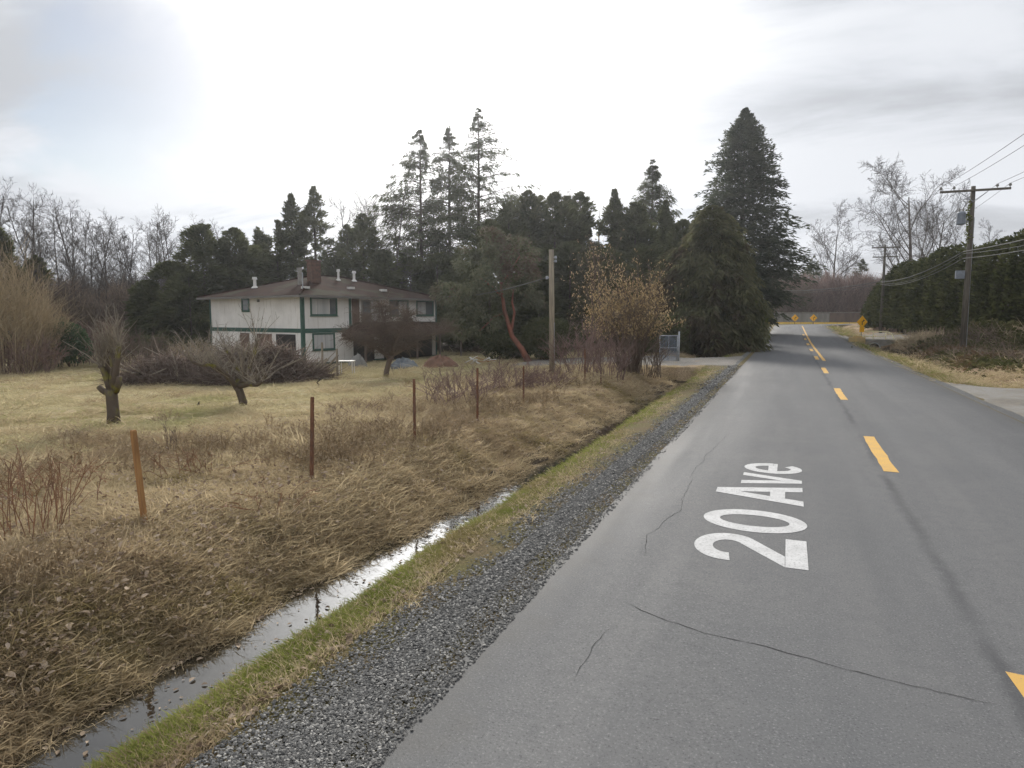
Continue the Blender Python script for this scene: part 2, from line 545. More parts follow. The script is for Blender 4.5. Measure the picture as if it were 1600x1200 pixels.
M['stone_b'] = pbr('stone_b', (0.40, 0.385, 0.355), 0.8, (0.24, 0.235, 0.225), 9, spec=0.2)
M['stone_c'] = pbr('stone_c', (0.070, 0.069, 0.067), 0.8, (0.105, 0.103, 0.10), 9, spec=0.2)


def water_mat():
    m, T, out = material('ditch_water')
    p = T.add('ShaderNodeBsdfPrincipled')
    p.inputs['Base Color'].default_value = (0.018, 0.016, 0.012, 1)
    p.inputs['Roughness'].default_value = 0.03
    p.inputs['Specular IOR Level'].default_value = 1.0
    p.inputs['IOR'].default_value = 1.5
    pos = T.add('ShaderNodeNewGeometry').outputs['Position']
    b = T.add('ShaderNodeBump')
    b.inputs['Strength'].default_value = 0.10
    b.inputs['Distance'].default_value = 0.02
    T.l.new(T.noise(pos, 7, 3), b.inputs['Height'])
    T.l.new(b.outputs[0], p.inputs['Normal'])
    T.l.new(p.outputs[0], out.inputs[0])
    return m


M['ditch_water'] = water_mat()


# ------------------------------------------------------------------ terrain
def sstep(t):
    t = np.clip(t, 0, 1)
    return t * t * (3 - 2 * t)


def vnoise(x, y, seed=0):
    x = np.asarray(x, float)
    y = np.asarray(y, float)
    xi, yi = np.floor(x), np.floor(y)
    fx, fy = x - xi, y - yi
    fx, fy = fx * fx * (3 - 2 * fx), fy * fy * (3 - 2 * fy)

    def h(a, b):
        q = np.sin(a * 127.1 + b * 311.7 + seed * 74.7) * 43758.5453
        return q - np.floor(q)
    return (h(xi, yi) * (1 - fx) + h(xi + 1, yi) * fx) * (1 - fy) + (h(xi, yi + 1) * (1 - fx) + h(xi + 1, yi + 1) * fx) * fy


def fbm(x, y, seed=0):
    return (vnoise(x, y, seed) * 0.55 + vnoise(x * 2.1, y * 2.1, seed + 1) * 0.3 + vnoise(x * 4.3, y * 4.3, seed + 2) * 0.15) - 0.5


LX = [-600, -60, -35, -24, -15, -9.5, -7.6, -6.7, -6.1, -5.6, -5.2, -4.8, -4.3, -4.04, -3.82, -3.58, -3.1, -2.6, -2.1, -1.9, 4.9, 5.1, 5.3, 6.0, 6.6, 7.2, 7.9, 8.8, 10, 14, 22, 60, 600]
LZ = [-1.2, -1.0, -0.95, -0.80, -0.48, -0.20, -0.10, -0.14, -0.34, -0.60, -0.86, -0.98, -0.95, -0.66, -0.34, -0.15, -0.07, -0.04, -0.03, -0.10, -0.10, -0.04, -0.03, -0.05, -0.28, -0.42, -0.36, -0.06, 0.05, 0.25, 0.45, 0.5, 0.6]
LZ0 = [-1.2, -1.0, -0.95, -0.80, -0.48, -0.24, -0.17, -0.14, -0.12, -0.10, -0.09, -0.08, -0.06, -0.05, -0.05, -0.04, -0.04, -0.03, -0.03, -0.10, -0.10, -0.04, -0.03, -0.04, -0.06, -0.06, -0.05, -0.03, 0.03, 0.25, 0.45, 0.5, 0.6]


def rise(y):
    return 1.1 * sstep((np.asarray(y, float) - 55) / 75)


def ground_z(x, y):
    x = np.asarray(x, float)
    y = np.asarray(y, float)
    wob = (fbm(y * 0.45, y * 0 + 3.3, 5)) * 0.5
    xs = x + np.where((x < -3.3) & (x > -9), wob * sstep((-3.3 - x) / 0.8) * sstep((9 + x) / 2), 0)
    a = np.interp(xs, LX, LZ)
    b = np.interp(xs, LX, LZ0)
    # left: driveway over the ditch between y 34 and 42;  right: pull-out up to y 29
    fl = sstep((y - 33.2) / 0.9) * sstep((43.5 - y) / 0.9)
    fr = np.maximum(sstep((31 - y) / 3), sstep((y - 70.0) / 0.6) * sstep((81 - y) / 2.0))
    f = np.where(x < 0, fl, fr)
    z = a * (1 - f) + b * f
    # deep ditch to the right before the culvert
    dr = sstep((y - 52) / 5) * sstep((70.2 - y) / 0.5)
    z = z - 0.85 * dr * sstep((x - 5.9) / 0.9) * sstep((9.3 - x) / 0.9)
    z = z + np.where((x > -5.4) & (x < -3.9), 1.0, 0.0) * 0.16 * sstep((y - 6.5) / 5) * sstep((33 - y) / 2) * (z < -0.70)
    # bank of cleared soil on the right
    z = z + 0.75 * np.exp(-((x - 13.5) / 3.2) ** 2 - ((y - 57) / 5) ** 2) + 0.55 * np.exp(-((x - 20) / 4) ** 2 - ((y - 50) / 4) ** 2)
    amp = 0.13 * sstep((-3.6 - x) / 1.2) + 0.10 * sstep((x - 6) / 3)
    z = z + amp * fbm(x * 0.8, y * 0.8, 11) + amp * 0.8 * fbm(x * 2.6, y * 2.6, 17)
    z = z + rise(y) * (sstep((x + 14) / 10))
    return z


def gz(x, y):
    return float(ground_z(np.array([x]), np.array([y]))[0])


def base_at(px, D):
    p = at(px, 500, D)
    return np.array([p[0], p[1], gz(p[0], p[1])])


gx = np.concatenate([np.linspace(-700, -62, 14), np.arange(-60, -9.2, 0.75), np.arange(-9.2, -1.8, 0.10), np.arange(-1.8, 4.8, 1.1), np.arange(4.9, 12, 0.22), np.arange(12, 60, 1.2), np.linspace(62, 700, 14)])
gy = np.concatenate([np.linspace(-60, -2, 8), np.arange(0, 26, 0.22), np.arange(26, 72, 0.5), np.arange(72, 160, 2.0), np.linspace(164, 1400, 16)])
GX, GY = np.meshgrid(gx, gy, indexing='ij')
GZ = ground_z(GX, GY)
nx, ny = GX.shape
ids = np.arange(nx * ny).reshape(nx, ny)
gf = np.stack([ids[:-1, :-1], ids[1:, :-1], ids[1:, 1:], ids[:-1, 1:]], -1).reshape(-1, 4)
gme = np_mesh('ground', np.stack([GX, GY, GZ], -1).reshape(-1, 3), gf)
cx = ((GX[:-1, :-1] + GX[1:, 1:]) / 2).ravel()
cy = ((GY[:-1, :-1] + GY[1:, 1:]) / 2).ravel()
czz = ((GZ[:-1, :-1] + GZ[1:, 1:]) / 2).ravel()
mi = np.zeros(len(cx), np.int32)
jit = fbm(cx * 1.3, cy * 1.3, 31) * 1.2
mi[(cx > -8.6 + jit * 1.5) & (cx < -3.3)] = 1
mi[(cx > -5.4) & (cx < -3.85) & (czz < -0.6) & (cy < 33.6)] = 2
mi[(cx > -3.95) & (cx < 7.5)] = 3
mi[(cx > 7.4 + jit)] = 4
mi[(cx < -20) & (cy > 58 + jit * 4)] = 5
mi[(cx < -6) & (cy > 50 + jit * 3)] = 5
mi[(cx > 6) & (cx < 9.2) & (czz < -0.5)] = 2
ground = mesh_obj('ground', gme, [M['soil_field'], M['soil_bank'], M['soil_mud'], M['soil_verge'], M['soil_bare'], M['soil_wood']], smooth=True)
ground['kind'] = 'structure'
gme.polygons.foreach_set('material_index', mi)

# the road: straight, then a right-hand bend at the far end
PATH = [(1.53, y, 0.0) for y in np.concatenate([np.arange(-30, 60, 1.0), np.arange(60, 111, 2.0)])]
for k in range(0, 19):
    a = PI / 2 * k / 18
    PATH.append((1.53 + 20 * (1 - math.cos(a)), 111 + 20 * math.sin(a), a))
for xx in range(24, 140, 4):
    PATH.append((xx, 131, PI / 2))


def strip(name, offs, dz, m, jitter=0.0, seed=0, y0=-30, y1=1e9, kind='structure', crown=0.0):
    V, n = [], len(offs)
    rows = [p for p in PATH if y0 <= p[1] <= y1 or (y1 > 1e8 and p[2] > 0)]
    rr = random.Random(seed)
    for (x, y, a) in rows:
        for i, o in enumerate(offs):
            j = rr.uniform(-jitter, jitter) if i in (0, n - 1) else 0
            X, Y = x + (o + j) * math.cos(a), y - (o + j) * math.sin(a)
            V.append((X, Y, float(rise(y)) + dz[i]))
    F = []
    for r in range(len(rows) - 1):
        for i in range(n - 1):
            F.append((r * n + i, r * n + i + 1, (r + 1) * n + i + 1, (r + 1) * n + i))
    o = mesh_obj(name, np_mesh(name, V, F), m)
    if kind:
        o['kind'] = kind
    return o


strip('road', [-3.66, -3.61, -1.8, 0, 1.8, 3.58, 3.63], [-0.06, 0.0, 0.012, 0.02, 0.012, 0.0, -0.06], M['asphalt'], 0.035, 3)
# broad shoulders
V, F = [], []
ys = np.concatenate([np.arange(-10, 40, 0.25), np.arange(40, 110, 1)])
for y in ys:
    oe = -2.82 + 0.14 * float(fbm(np.array([y * 0.8]), np.array([1.0]), 3)[0]) * 2
    for i, x in enumerate((oe, -2.6, -2.02)):
        V.append((x, y, gz(x, y) + (0.012 if i else -0.02)))
for r in range(len(ys) - 1):
    for i in range(2):
        F.append((r * 3 + i, r * 3 + i + 1, (r + 1) * 3 + i + 1, (r + 1) * 3 + i))
tag(mesh_obj('gravel_shoulder', np_mesh('gravel_shoulder', V, F), M['gravel_bed']), kind='structure')
V, F = [], []
ys = np.concatenate([np.arange(-10, 40, 0.5), np.arange(40, 110, 1)])
for y in ys:
    oe = 5.75 + 0.5 * float(fbm(np.array([y * 0.5]), np.array([8.0]), 4)[0]) * 2
    for i, x in enumerate((5.02, 5.4, oe)):
        V.append((x, y, gz(x, y) + (0.012 if i < 2 else -0.02)))
for r in range(len(ys) - 1):
    for i in range(2):
        F.append((r * 3 + i, r * 3 + i + 1, (r + 1) * 3 + i + 1, (r + 1) * 3 + i))
tag(mesh_obj('gravel_shoulder', np_mesh('gravel_shoulder', V, F), M['gravel_bed']), kind='structure')


def patch(name, corners, m, dz, nu=20, nv=20, edge=0.3, seed=1):
    """draped patch of ground, corners a b c d, with an uneven rim"""
    a, b, c, d = [np.array(q, float) for q in corners]
    V, F = [], []
    for i in range(nu + 1):
        for j in range(nv + 1):
            s, t = i / nu, j / nv
            p = (a * (1 - s) + b * s) * (1 - t) + (d * (1 - s) + c * s) * t
            rim = i in (0, nu) or j in (0, nv)
            if rim:
                p = p + edge * np.array([float(fbm(p[:1], p[1:], seed)[0]), float(fbm(p[:1], p[1:], seed + 5)[0])]) * 2
            V.append((p[0], p[1], gz(p[0], p[1]) + (dz if not rim else -0.03)))
    for i in range(nu):
        for j in range(nv):
            q = i * (nv + 1) + j
            F.append((q, q + nv + 1, q + nv + 2, q + 1))
    return tag(mesh_obj(name, np_mesh(name, V, F), m), kind='structure')


patch('driveway', [(-2.15, 35.2), (-2.15, 44.5), (-16, 43.5), (-16, 37.2)], M['drive_gravel'], 0.02, 40, 30)
patch('gravel_pullout', [(5.2, 14), (22, 12), (22, 26.5), (5.2, 30.0)], M['pullout'], 0.02, 40, 34, 0.6)
patch('side_road', [(5.2, 71), (16, 72), (30, 79), (5.2, 92)], M['pullout'], 0.02, 30, 20, 0.3)

# standing water in the ditch
V, F = [], []
ys = np.arange(-8, 34, 0.5)
for y in ys:
    V += [(-5.75, y, -0.76), (-3.8, y, -0.76)]
for r in range(len(ys) - 1):
    F.append((2 * r, 2 * r + 1, 2 * r + 3, 2 * r + 2))
tag(mesh_obj('ditch_water', np_mesh('ditch_water', V, F), M['ditch_water']), kind='structure')

# ---- painted markings
def marking(x0, x1, y0, y1, label, group, n=10, seed=0):
    r = random.Random(seed)
    mb = MB()
    vs, fs = [], []
    cx0, cy0 = (x0 + x1) / 2, (y0 + y1) / 2
    zz = float(rise(cy0)) + 0.024
    for i in range(n + 1):
        y = y0 + (y1 - y0) * i / n
        e = 0.03 if 0 < i < n else 0.0
        for x in (x0 + r.uniform(-1, 1) * 0.012, x1 + r.uniform(-1, 1) * 0.012):
            vs.append((x - cx0, y - cy0 + r.uniform(-1, 1) * (0.02 if i in (0, n) else 0), float(rise(y)) + 0.024 - zz))
    for i in range(n):
        fs.append((2 * i, 2 * i + 1, 2 * i + 3, 2 * i + 2))
    mb.add(vs, fs)
    o = mb.build('lane_dash' if y1 - y0 < 5 else 'centre_line', M['road_yellow'], loc=(cx0, cy0, zz))
    return tag(o, label, 'road marking', group)


def road_yellow():
    m, T, out = material('road_yellow')
    p = T.add('ShaderNodeBsdfPrincipled')
    p.inputs['Roughness'].default_value = 0.75
    pos = T.add('ShaderNodeNewGeometry').outputs['Position']
    c = T.mix(T.ramp(T.noise(pos, 3, 5), 0.35, 0.7), (0.58, 0.335, 0.055), (0.50, 0.30, 0.075))
    c = T.mix(T.math('MULTIPLY', T.ramp(T.noise(pos, 34, 5, 0.7), 0.56, 0.66), 0.6), c, (0.22, 0.20, 0.17))
    T.put(p.inputs['Base Color'], c)
    T.l.new(p.outputs[0], out.inputs[0])
    return m


M['road_yellow'] = road_yellow()
G = 'yellow dashes along the middle of the road'
dash_labels = ['nearest yellow dash of the centre line, cut by the bottom right corner',
               'big yellow dash right of the white overlay lettering',
               'yellow dash beyond the one beside the white lettering',
               'small yellow dash just before the solid yellow line begins',
               'first yellow dash running beside the solid yellow line']
for k in range(9):
    y0 = 1.95 + 9.9 * k
    lab = dash_labels[k] if k < 5 else 'small far yellow dash running beside the solid yellow line'
    marking(1.49, 1.69, y0, y0 + 3.4, lab, G, seed=k)
marking(1.82, 1.98, 40.5, 112, 'solid yellow line on the far half of the road', None, n=70, seed=31)

# white map overlay street name, built as lettering on the near lane: x runs along the road (reading direction), y across it to the left
def ring(a0, a1, cx_, cy_, rx, ry, w, wy, n=28):
    V, F = [], []
    for i in range(n + 1):
        a = math.radians(a0 + (a1 - a0) * i / n)
        V += [(cx_ + math.cos(a) * rx, cy_ + math.sin(a) * ry), (cx_ + math.cos(a) * (rx - w), cy_ + math.sin(a) * (ry - wy))]
    for i in range(n):
        F.append((2 * i, 2 * i + 1, 2 * i + 3, 2 * i + 2))
    return V, F


def glyph_2():
    V, F = ring(188, -38, 0.5, 0.69, 0.48, 0.31, 0.25, 0.17, 26)
    k = len(V)
    V += [(0.36, 0.19), (0.02, 0.19)]
    # the stem leaves the bowl and runs down to the foot
    F.append((k - 2, k - 1, k + 1, k))
    V += [(0.02, 0.186), (1.0, 0.186), (1.0, 0.0), (0.02, 0.0)]
    F.append((k + 2, k + 3, k + 4, k + 5))
    return V, F


def glyph_0():
    return ring(0, 360, 0.5, 0.5, 0.5, 0.52, 0.25, 0.17, 40)


def glyph_A():
    V = [(0, 0), (.25, 0), (.5, .72), (.5, 1), (.37, 1), (.63, 1), (.75, 0), (1, 0)]
    F = [(0, 1, 2, 3, 4), (3, 2, 6, 7, 5)]
    xi = lambda y: .25 + .25 * y / .72
    k = len(V)
    V += [(xi(.2) + .002, .2), (1 - xi(.2) - .002, .2), (1 - xi(.37) - .002, .37), (xi(.37) + .002, .37)]
    F.append((k, k + 1, k + 2, k + 3))
    return V, F


def glyph_v():
    return [(0, .74), (.27, .74), (.5, .25), (.5, 0), (.38, 0), (.62, 0), (.73, .74), (1, .74)], [(0, 4, 3, 2, 1), (3, 5, 7, 6, 2)]


def glyph_e():
    V, F = ring(0, 318, 0.5, 0.37, 0.5, 0.385, 0.25, 0.15, 36)
    k = len(V)
    V += [(0.253, 0.31), (0.98, 0.31), (0.98, 0.366), (0.748, 0.366), (0.748, 0.43), (0.262, 0.43)]
    F.append((k, k + 1, k + 2, k + 3, k + 4, k + 5))
    return V, F


CAP = 1.13
mb = MB()
yy = 6.86
for g, wdt, gap in ((glyph_2, 0.92, 0.13), (glyph_0, 0.92, 0.40), (glyph_A, 1.02, -0.02), (glyph_v, 0.76, 0.06), (glyph_e, 0.76, 0)):
    V, F = g()
    vs = []
    for (gx_, gy_) in V:
        X, Y = 0.27 - gy_ * CAP, yy + gx_ * wdt
        vs.append((X, Y - 9.0, 0.02 * (1 - abs(X - 1.53) / 3.6) + 0.0055))
    mb.add(vs, F)
    yy += wdt + gap
lo = mb.build('overlay_lettering', M['lettering_white'], loc=(0, 9.0, 0))
tag(lo, 'white map overlay lettering 20 Ave laid along the near lane of the road', 'map overlay lettering')


# ---- cracks
def crack(pts, w, seed):
    r = random.Random(seed)
    P = []
    for i in range(len(pts) - 1):
        a, b = np.array(pts[i]), np.array(pts[i + 1])
        n = max(2, int(np.linalg.norm(b - a) / 0.07))
        for k in range(n):
            P.append(a + (b - a) * k / n)
    P.append(np.array(pts[-1]))
    P = np.array(P)
    o = np.cumsum([[r.gauss(0, 0.010), r.gauss(0, 0.010)] for _ in P], axis=0)
    o -= np.linspace(0, 1, len(P))[:, None] * o[-1]
    P = P + o
    V, F = [], []
    for i, p in enumerate(P):
        t = P[min(i + 1, len(P) - 1)] - P[max(i - 1, 0)]
        nrm = np.array([-t[1], t[0]]) / (np.linalg.norm(t) + 1e-9)
        ww = w * r.uniform(0.3, 1.2) * min(1, i / 4 + 0.2, (len(P) - 1 - i) / 4 + 0.1)
        for s in (-1, 1):
            q = p + nrm * ww * s
            zz = 0.02 * (1 - abs(q[0] - 1.53) / 3.6) + 0.0045
            V.append((q[0], q[1], zz))
    for i in range(len(P) - 1):
        F.append((2 * i, 2 * i + 1, 2 * i + 3, 2 * i + 2))
    tag(mesh_obj('road_crack', np_mesh('road_crack', V, F), M['crack_dark']), kind='structure')


crack([(-1.25, 5.5), (-0.51, 5.16), (-0.05, 5.08), (0.37, 4.99), (0.76, 4.93), (1.4, 4.86)], 0.0034, 1)
crack([(-1.30, 10.3), (-1.27, 9.4), (-1.16, 8.45), (-1.34, 7.43), (-1.26, 6.6)], 0.0022, 2)
crack([(-1.2, 5.0), (-1.29, 4.6), (-1.25, 4.1)], 0.0018, 3)
crack([(-1.1, 14.5), (-1.25, 12.2), (-1.3, 10.3)], 0.0018, 4)

# ------------------------------------------------------------------ house
UA = math.radians(77)
HG = -0.95
HU, HV, HW = 13.4, 11.1, 4.85
house = thing('house', 'old two-storey white house with green trim and brown hip roof behind the yard', 'house', (-30.2, 36.2, HG), UA)
# local axes: x runs along the right-hand face, y along the left-hand face, z up; the seen walls are y=0 and x=0


def hb(name, boxes, m, parent=house):
    mb = MB()
    for (x0, x1, y0, y1, z0, z1) in boxes:
        mb.box(((x0 + x1) / 2, (y0 + y1) / 2, (z0 + z1) / 2), (x1 - x0, y1 - y0, z1 - z0))
    return mb.build(name, m, parent)


def wall_mat():
    m, T, out = material('stucco')
    p = T.add('ShaderNodeBsdfPrincipled')
    p.inputs['Roughness'].default_value = 0.9
    p.inputs['Specular IOR Level'].default_value = 0.15
    o = T.add('ShaderNodeTexCoord').outputs['Object']
    x, y, z = T.sep(o)
    c = T.mix(T.ramp(T.noise(o, 0.7, 5), 0.35, 0.65), (0.80, 0.775, 0.74), (0.70, 0.675, 0.64))
    st = T.comb(T.math('MULTIPLY', x, 4), T.math('MULTIPLY', y, 4), T.math('MULTIPLY', z, 0.35))
    c = T.mix(T.math('MULTIPLY', T.ramp(T.noise(st, 1.6, 4), 0.54, 0.72), 0.45), c, (0.40, 0.36, 0.30))
    T.put(p.inputs['Base Color'], c)
    b = T.add('ShaderNodeBump')
    b.inputs['Strength'].default_value = 0.2
    b.inputs['Distance'].default_value = 0.01
    T.l.new(T.noise(o, 50, 3), b.inputs['Height'])
    T.l.new(b.outputs[0], p.inputs['Normal'])
    T.l.new(p.outputs[0], out.inputs[0])
    return m


M['stucco'] = wall_mat()
hb('wall', [(0, HU, 0, HV, -0.6, HW)], M['stucco'])
# hip roof
ov, rz_ = 0.62, 1.75
mb = MB()
e0, e1, f0, f1, ez = -ov, HU + ov, -ov, HV + ov, HW - 0.02
hr = (HV + 2 * ov) / 2
A, B, Cc, D = (e0, f0, ez), (e1, f0, ez), (e1, f1, ez), (e0, f1, ez)
R1, R2 = (e0 + hr, HV / 2, ez + rz_), (e1 - hr, HV / 2, ez + rz_)
lowr = [(p[0], p[1], p[2] - 0.03) for p in (A, B, Cc, D)]
mb.add([A, B, Cc, D, R1, R2] + lowr, [(0, 1, 5, 4), (1, 2, 5), (2, 3, 4, 5), (3, 0, 4), (6, 9, 8, 7), (0, 6, 7, 1), (1, 7, 8, 2), (2, 8, 9, 3), (3, 9, 6, 0)])
roof = mb.build('roof', M['shingles'], house)
mb = MB()
for a, b in ((A, R1), (D, R1), (B, R2), (Cc, R2), (R1, R2)):
    mb.tube([Vector(a) + Vector((0, 0, 0.02)), Vector(b) + Vector((0, 0, 0.02))], 0.07, 5)
mb.build('ridge_cap', M['shingles'], roof)
M['gutter'] = pbr('gutter', (0.16, 0.15, 0.14), 0.7)
hb('gutter', [(e0 - 0.09, e1 + 0.09, f0 - 0.09, f0 - 0.003, ez - 0.17, ez - 0.02)], M['gutter'])
hb('gutter', [(e0 - 0.09, e0 - 0.003, f0, f1, ez - 0.17, ez - 0.02)], M['gutter'])
hb('soffit', [(e0 + 0.01, e1 - 0.01, f0 + 0.01, f1 - 0.01, ez - 0.10, ez - 0.035)], M['gutter'])
# green trim
hb('corner_trim', [(-0.03, 0.20, -0.03, -0.001, 0, HW - 0.13), (-0.03, -0.001, -0.001, 0.16, 0, HW - 0.13)], M['trim_green'])
hb('corner_trim', [(4.05, 4.27, -0.03, -0.001, 2.58, HW - 0.13)], M['trim_green'])
hb('corner_trim', [(HU - 0.12, HU + 0.03, -0.03, -0.001, 0, HW - 0.13)], M['trim_green'])
hb('corner_trim', [(-0.03, -0.001, HV - 0.14, HV + 0.03, 0, HW - 0.13)], M['trim_green'])
hb('belt_trim', [(0.203, HU - 0.123, -0.035, -0.001, 2.28, 2.58)], M['trim_green'])
hb('belt_trim', [(-0.035, -0.001, 0.163, HV - 0.143, 2.30, 2.58)], M['trim_green'])
hb('base_trim', [(0.203, HU - 0.123, -0.028, -0.001, -0.2, 0.22)], M['trim_green'])


def window_front(x0, x1, z0, z1, pane_m, mull=(), fm='trim_green', w=0.11):
    fr = hb('window', [(x0, x1, -0.06, -0.002, z1 - w, z1), (x0, x1, -0.06, -0.002, z0, z0 + w), (x0, x0 + w, -0.058, -0.002, z0 + w, z1 - w), (x1 - w, x1, -0.058, -0.002, z0 + w, z1 - w)], M[fm])
    xs = [x0 + w] + [x0 + w + (x1 - x0 - 2 * w) * q for q in mull] + [x1 - w]
    for i in range(len(xs) - 1):
        hb('pane', [(xs[i] + 0.02, xs[i + 1] - 0.02, -0.025, -0.003, z0 + w, z1 - w)], M[pane_m if isinstance(pane_m, str) else pane_m[i]], fr)
    for q in xs[1:-1]:
        hb('mullion', [(q - 0.02, q + 0.02, -0.05, -0.003, z0 + w, z1 - w)], M['white_paint'], fr)
    hb('sill', [(x0 - 0.05, x1 + 0.05, -0.09, -0.002, z0 - 0.05, z0 - 0.001)], M[fm], fr)
    return fr


window_front(0.68, 2.97, 3.45, HW - 0.14, ['curtain', 'curtain', 'glass'], (0.18, 0.72))
window_front(0.78, 2.70, 1.08, 2.26, 'curtain', (0.5,))
window_front(8.05, 10.1, 3.42, HW - 0.18, ['glass', 'curtain'], (0.5,))
window_front(11.0, 13.05, 3.46, HW - 0.18, ['curtain', 'glass'], (0.5,))
# recessed entrance: brown panel and glazed patio door
hb('door', [(4.33, 5.02, -0.03, -0.002, 2.6, HW - 0.15)], M['door_brown'])
fr = hb('patio_door', [(5.22, 7.02, -0.05, -0.002, 4.5, 4.6), (5.22, 5.32, -0.048, -0.002, 2.6, 4.5), (6.92, 7.02, -0.048, -0.002, 2.6, 4.5), (6.08, 6.17, -0.048, -0.002, 2.6, 4.5)], M['board_grey'])
hb('pane', [(5.32, 6.08, -0.025, -0.003, 2.6, 4.5)], M['glass'], fr)
hb('pane', [(6.17, 6.92, -0.025, -0.003, 2.6, 4.5)], M['curtain'], fr)


def window_side(y0, y1, z0, z1, pane_m='glass', fm='trim_green', w=0.13):
    fr = hb('window', [(-0.06, -0.002, y0, y1, z1 - w, z1), (-0.06, -0.002, y0, y1, z0, z0 + w), (-0.058, -0.002, y0, y0 + w, z0 + w, z1 - w), (-0.058, -0.002, y1 - w, y1, z0 + w, z1 - w), (-0.05, -0.002, y0 + w, y1 - w, (z0 + z1) / 2 - 0.02, (z0 + z1) / 2 + 0.02)], M[fm])
    hb('pane', [(-0.025, -0.003, y0 + w, y1 - w, z0 + w, (z0 + z1) / 2 - 0.02)], M[pane_m], fr)
    hb('pane', [(-0.025, -0.003, y0 + w, y1 - w, (z0 + z1) / 2 + 0.02, z1 - w)], M[pane_m], fr)
    return fr


window_side(5.93, 6.87, 3.72, HW - 0.14)
hb('door', [(-0.05, -0.002, 6.1, 7.2, 0.1, 2.2)], M['door_brown'])
hb('garage_opening', [(-0.03, -0.002, 0.75, 2.9, 0.1, 2.18)], M['shade_dark'])
hb('garage_opening', [(-0.03, -0.002, 3.4, 5.2, 0.1, 2.18)], M['door_brown'])
hb('wall_vent', [(-0.06, -0.002, 4.7, 4.95, 4.42, 4.6)], M['gutter'])
# porch roof over the ground floor
pd, pz0, pz1 = 2.3, 2.12, 2.98
mb = MB()
q = [(3.3, -pd, pz0), (14.3, -pd, pz0), (14.3, -0.04, pz0), (3.3, -0.04, pz0), (4.6, -0.04, pz1), (13.0, -0.04, pz1)]
ql = [(p[0], p[1], p[2] - 0.14) for p in q[:4]]
mb.add(q + ql, [(0, 1, 5, 4), (1, 2, 5), (3, 0, 4), (2, 3, 4, 5), (0, 6, 7, 1), (1, 7, 8, 2), (2, 8, 9, 3), (3, 9, 6, 0), (6, 9, 8, 7)])
mb.build('porch_roof', M['shingles'], house)
hb('fascia', [(3.28, 14.32, -pd - 0.03, -pd - 0.003, pz0 - 0.16, pz0 - 0.01)], M['board_brown'])
for x in (3.6, 6.2, 8.8, 11.4, 14.0):
    hb('porch_post', [(x - 0.06, x + 0.06, -pd + 0.08, -pd + 0.20, 0, pz0 - 0.142)], M['board_brown'])
hb('porch_shade_panel', [(4.4, 6.4, -0.04, -0.002, 0.1, 2.1)], M['shade_dark'])  # dark panels on the wall stand in for shade under the porch roof
hb('porch_shade_panel', [(7.4, 12.8, -0.04, -0.002, 0.1, 2.1)], M['shade_dark'])
# chimney and roof vents, all standing on the roof
def roof_z(x, y):
    t = min((x - e0), (e1 - x), (y - f0), (f1 - y)) / hr
    return ez + rz_ * min(t, 1)


ch = MB()
cxx, cyy = 3.6, 3.2
for k in range(9):
    s = 0.86 + (0.02 if k % 2 else 0)
    ch.box((cxx, cyy, roof_z(cxx, cyy) - 0.2 + 0.19 * k + 0.09), (s, 0.50 + (0.02 if k % 2 else 0), 0.186))
ch = ch.build('chimney', M['brick'], roof)
MB().box((cxx, cyy, roof_z(cxx, cyy) - 0.2 + 1.76), (1.0, 0.64, 0.09)).build('chimney_cap', M['brick'], ch)
mb = MB().tube([(2.5, 3.4, roof_z(2.5, 3.4) - 0.1), (2.5, 3.4, roof_z(2.5, 3.4) + 1.05)], 0.16, 8)
mb.tube([(2.5, 3.4, roof_z(2.5, 3.4) + 1.05), (2.5, 3.4, roof_z(2.5, 3.4) + 1.2)], 0.22, 8)
mb.build('flue', M['concrete'], roof)
for (x, y, h, r) in ((2.0, 8.2, 0.75, 0.12), (6.8, 4.3, 0.8, 0.09), (8.4, 4.3, 0.75, 0.11)):
    z = roof_z(x, y)
    mb = MB().tube([(x, y, z - 0.1), (x, y, z + h)], r, 8)
    mb.tube([(x, y, z - 0.03), (x, y, z + 0.12)], [r * 2.4, r * 1.3], 8)
    mb.tube([(x, y, z + h - 0.12), (x, y, z + h + 0.06)], [r * 1.7, r * 1.3], 8)
    mb.build('vent_pipe', M['white_paint'], roof)
for (x, y) in ((1.2, 1.1), (5.6, 1.5), (8.6, 1.2)):
    z = roof_z(x, y)
    MB().box((x, y, z + 0.08), (0.42, 0.42, 0.16)).build('roof_vent', M['white_paint'], roof)
mb = MB().tube([(0.9, 1.0, roof_z(0.9, 1.0) - 0.1), (0.9, 1.0, roof_z(0.9, 1.0) + 1.15)], 0.035, 6)
mb.build('vent_pipe', M['galv'], roof)

# ------------------------------------------------------------------ vegetation makers
def norm(v):
    return v / (np.linalg.norm(v, axis=-1, keepdims=True) + 1e-9)


def kites(P, D, Lh, Wd, r, droop=0.0):
    """leaf-sized faces: a four-cornered blade from P along D"""
    n = len(P)
    up = norm(r.normal(size=(n, 3)) * 0.6 + np.array([0, 0, 1.0]))
    S = norm(np.cross(D, up))
    Lh = np.asarray(Lh).reshape(-1, 1)
    Wd = np.asarray(Wd).reshape(-1, 1)
    mid = P + D * Lh * 0.45
    tip = P + D * Lh + np.array([0, 0, -1.0]) * Lh * droop
    V = np.stack([P, mid + S * Wd / 2, tip, mid - S * Wd / 2], 1).reshape(-1, 3)
    F = np.arange(4 * n).reshape(-1, 4)
    return V, F


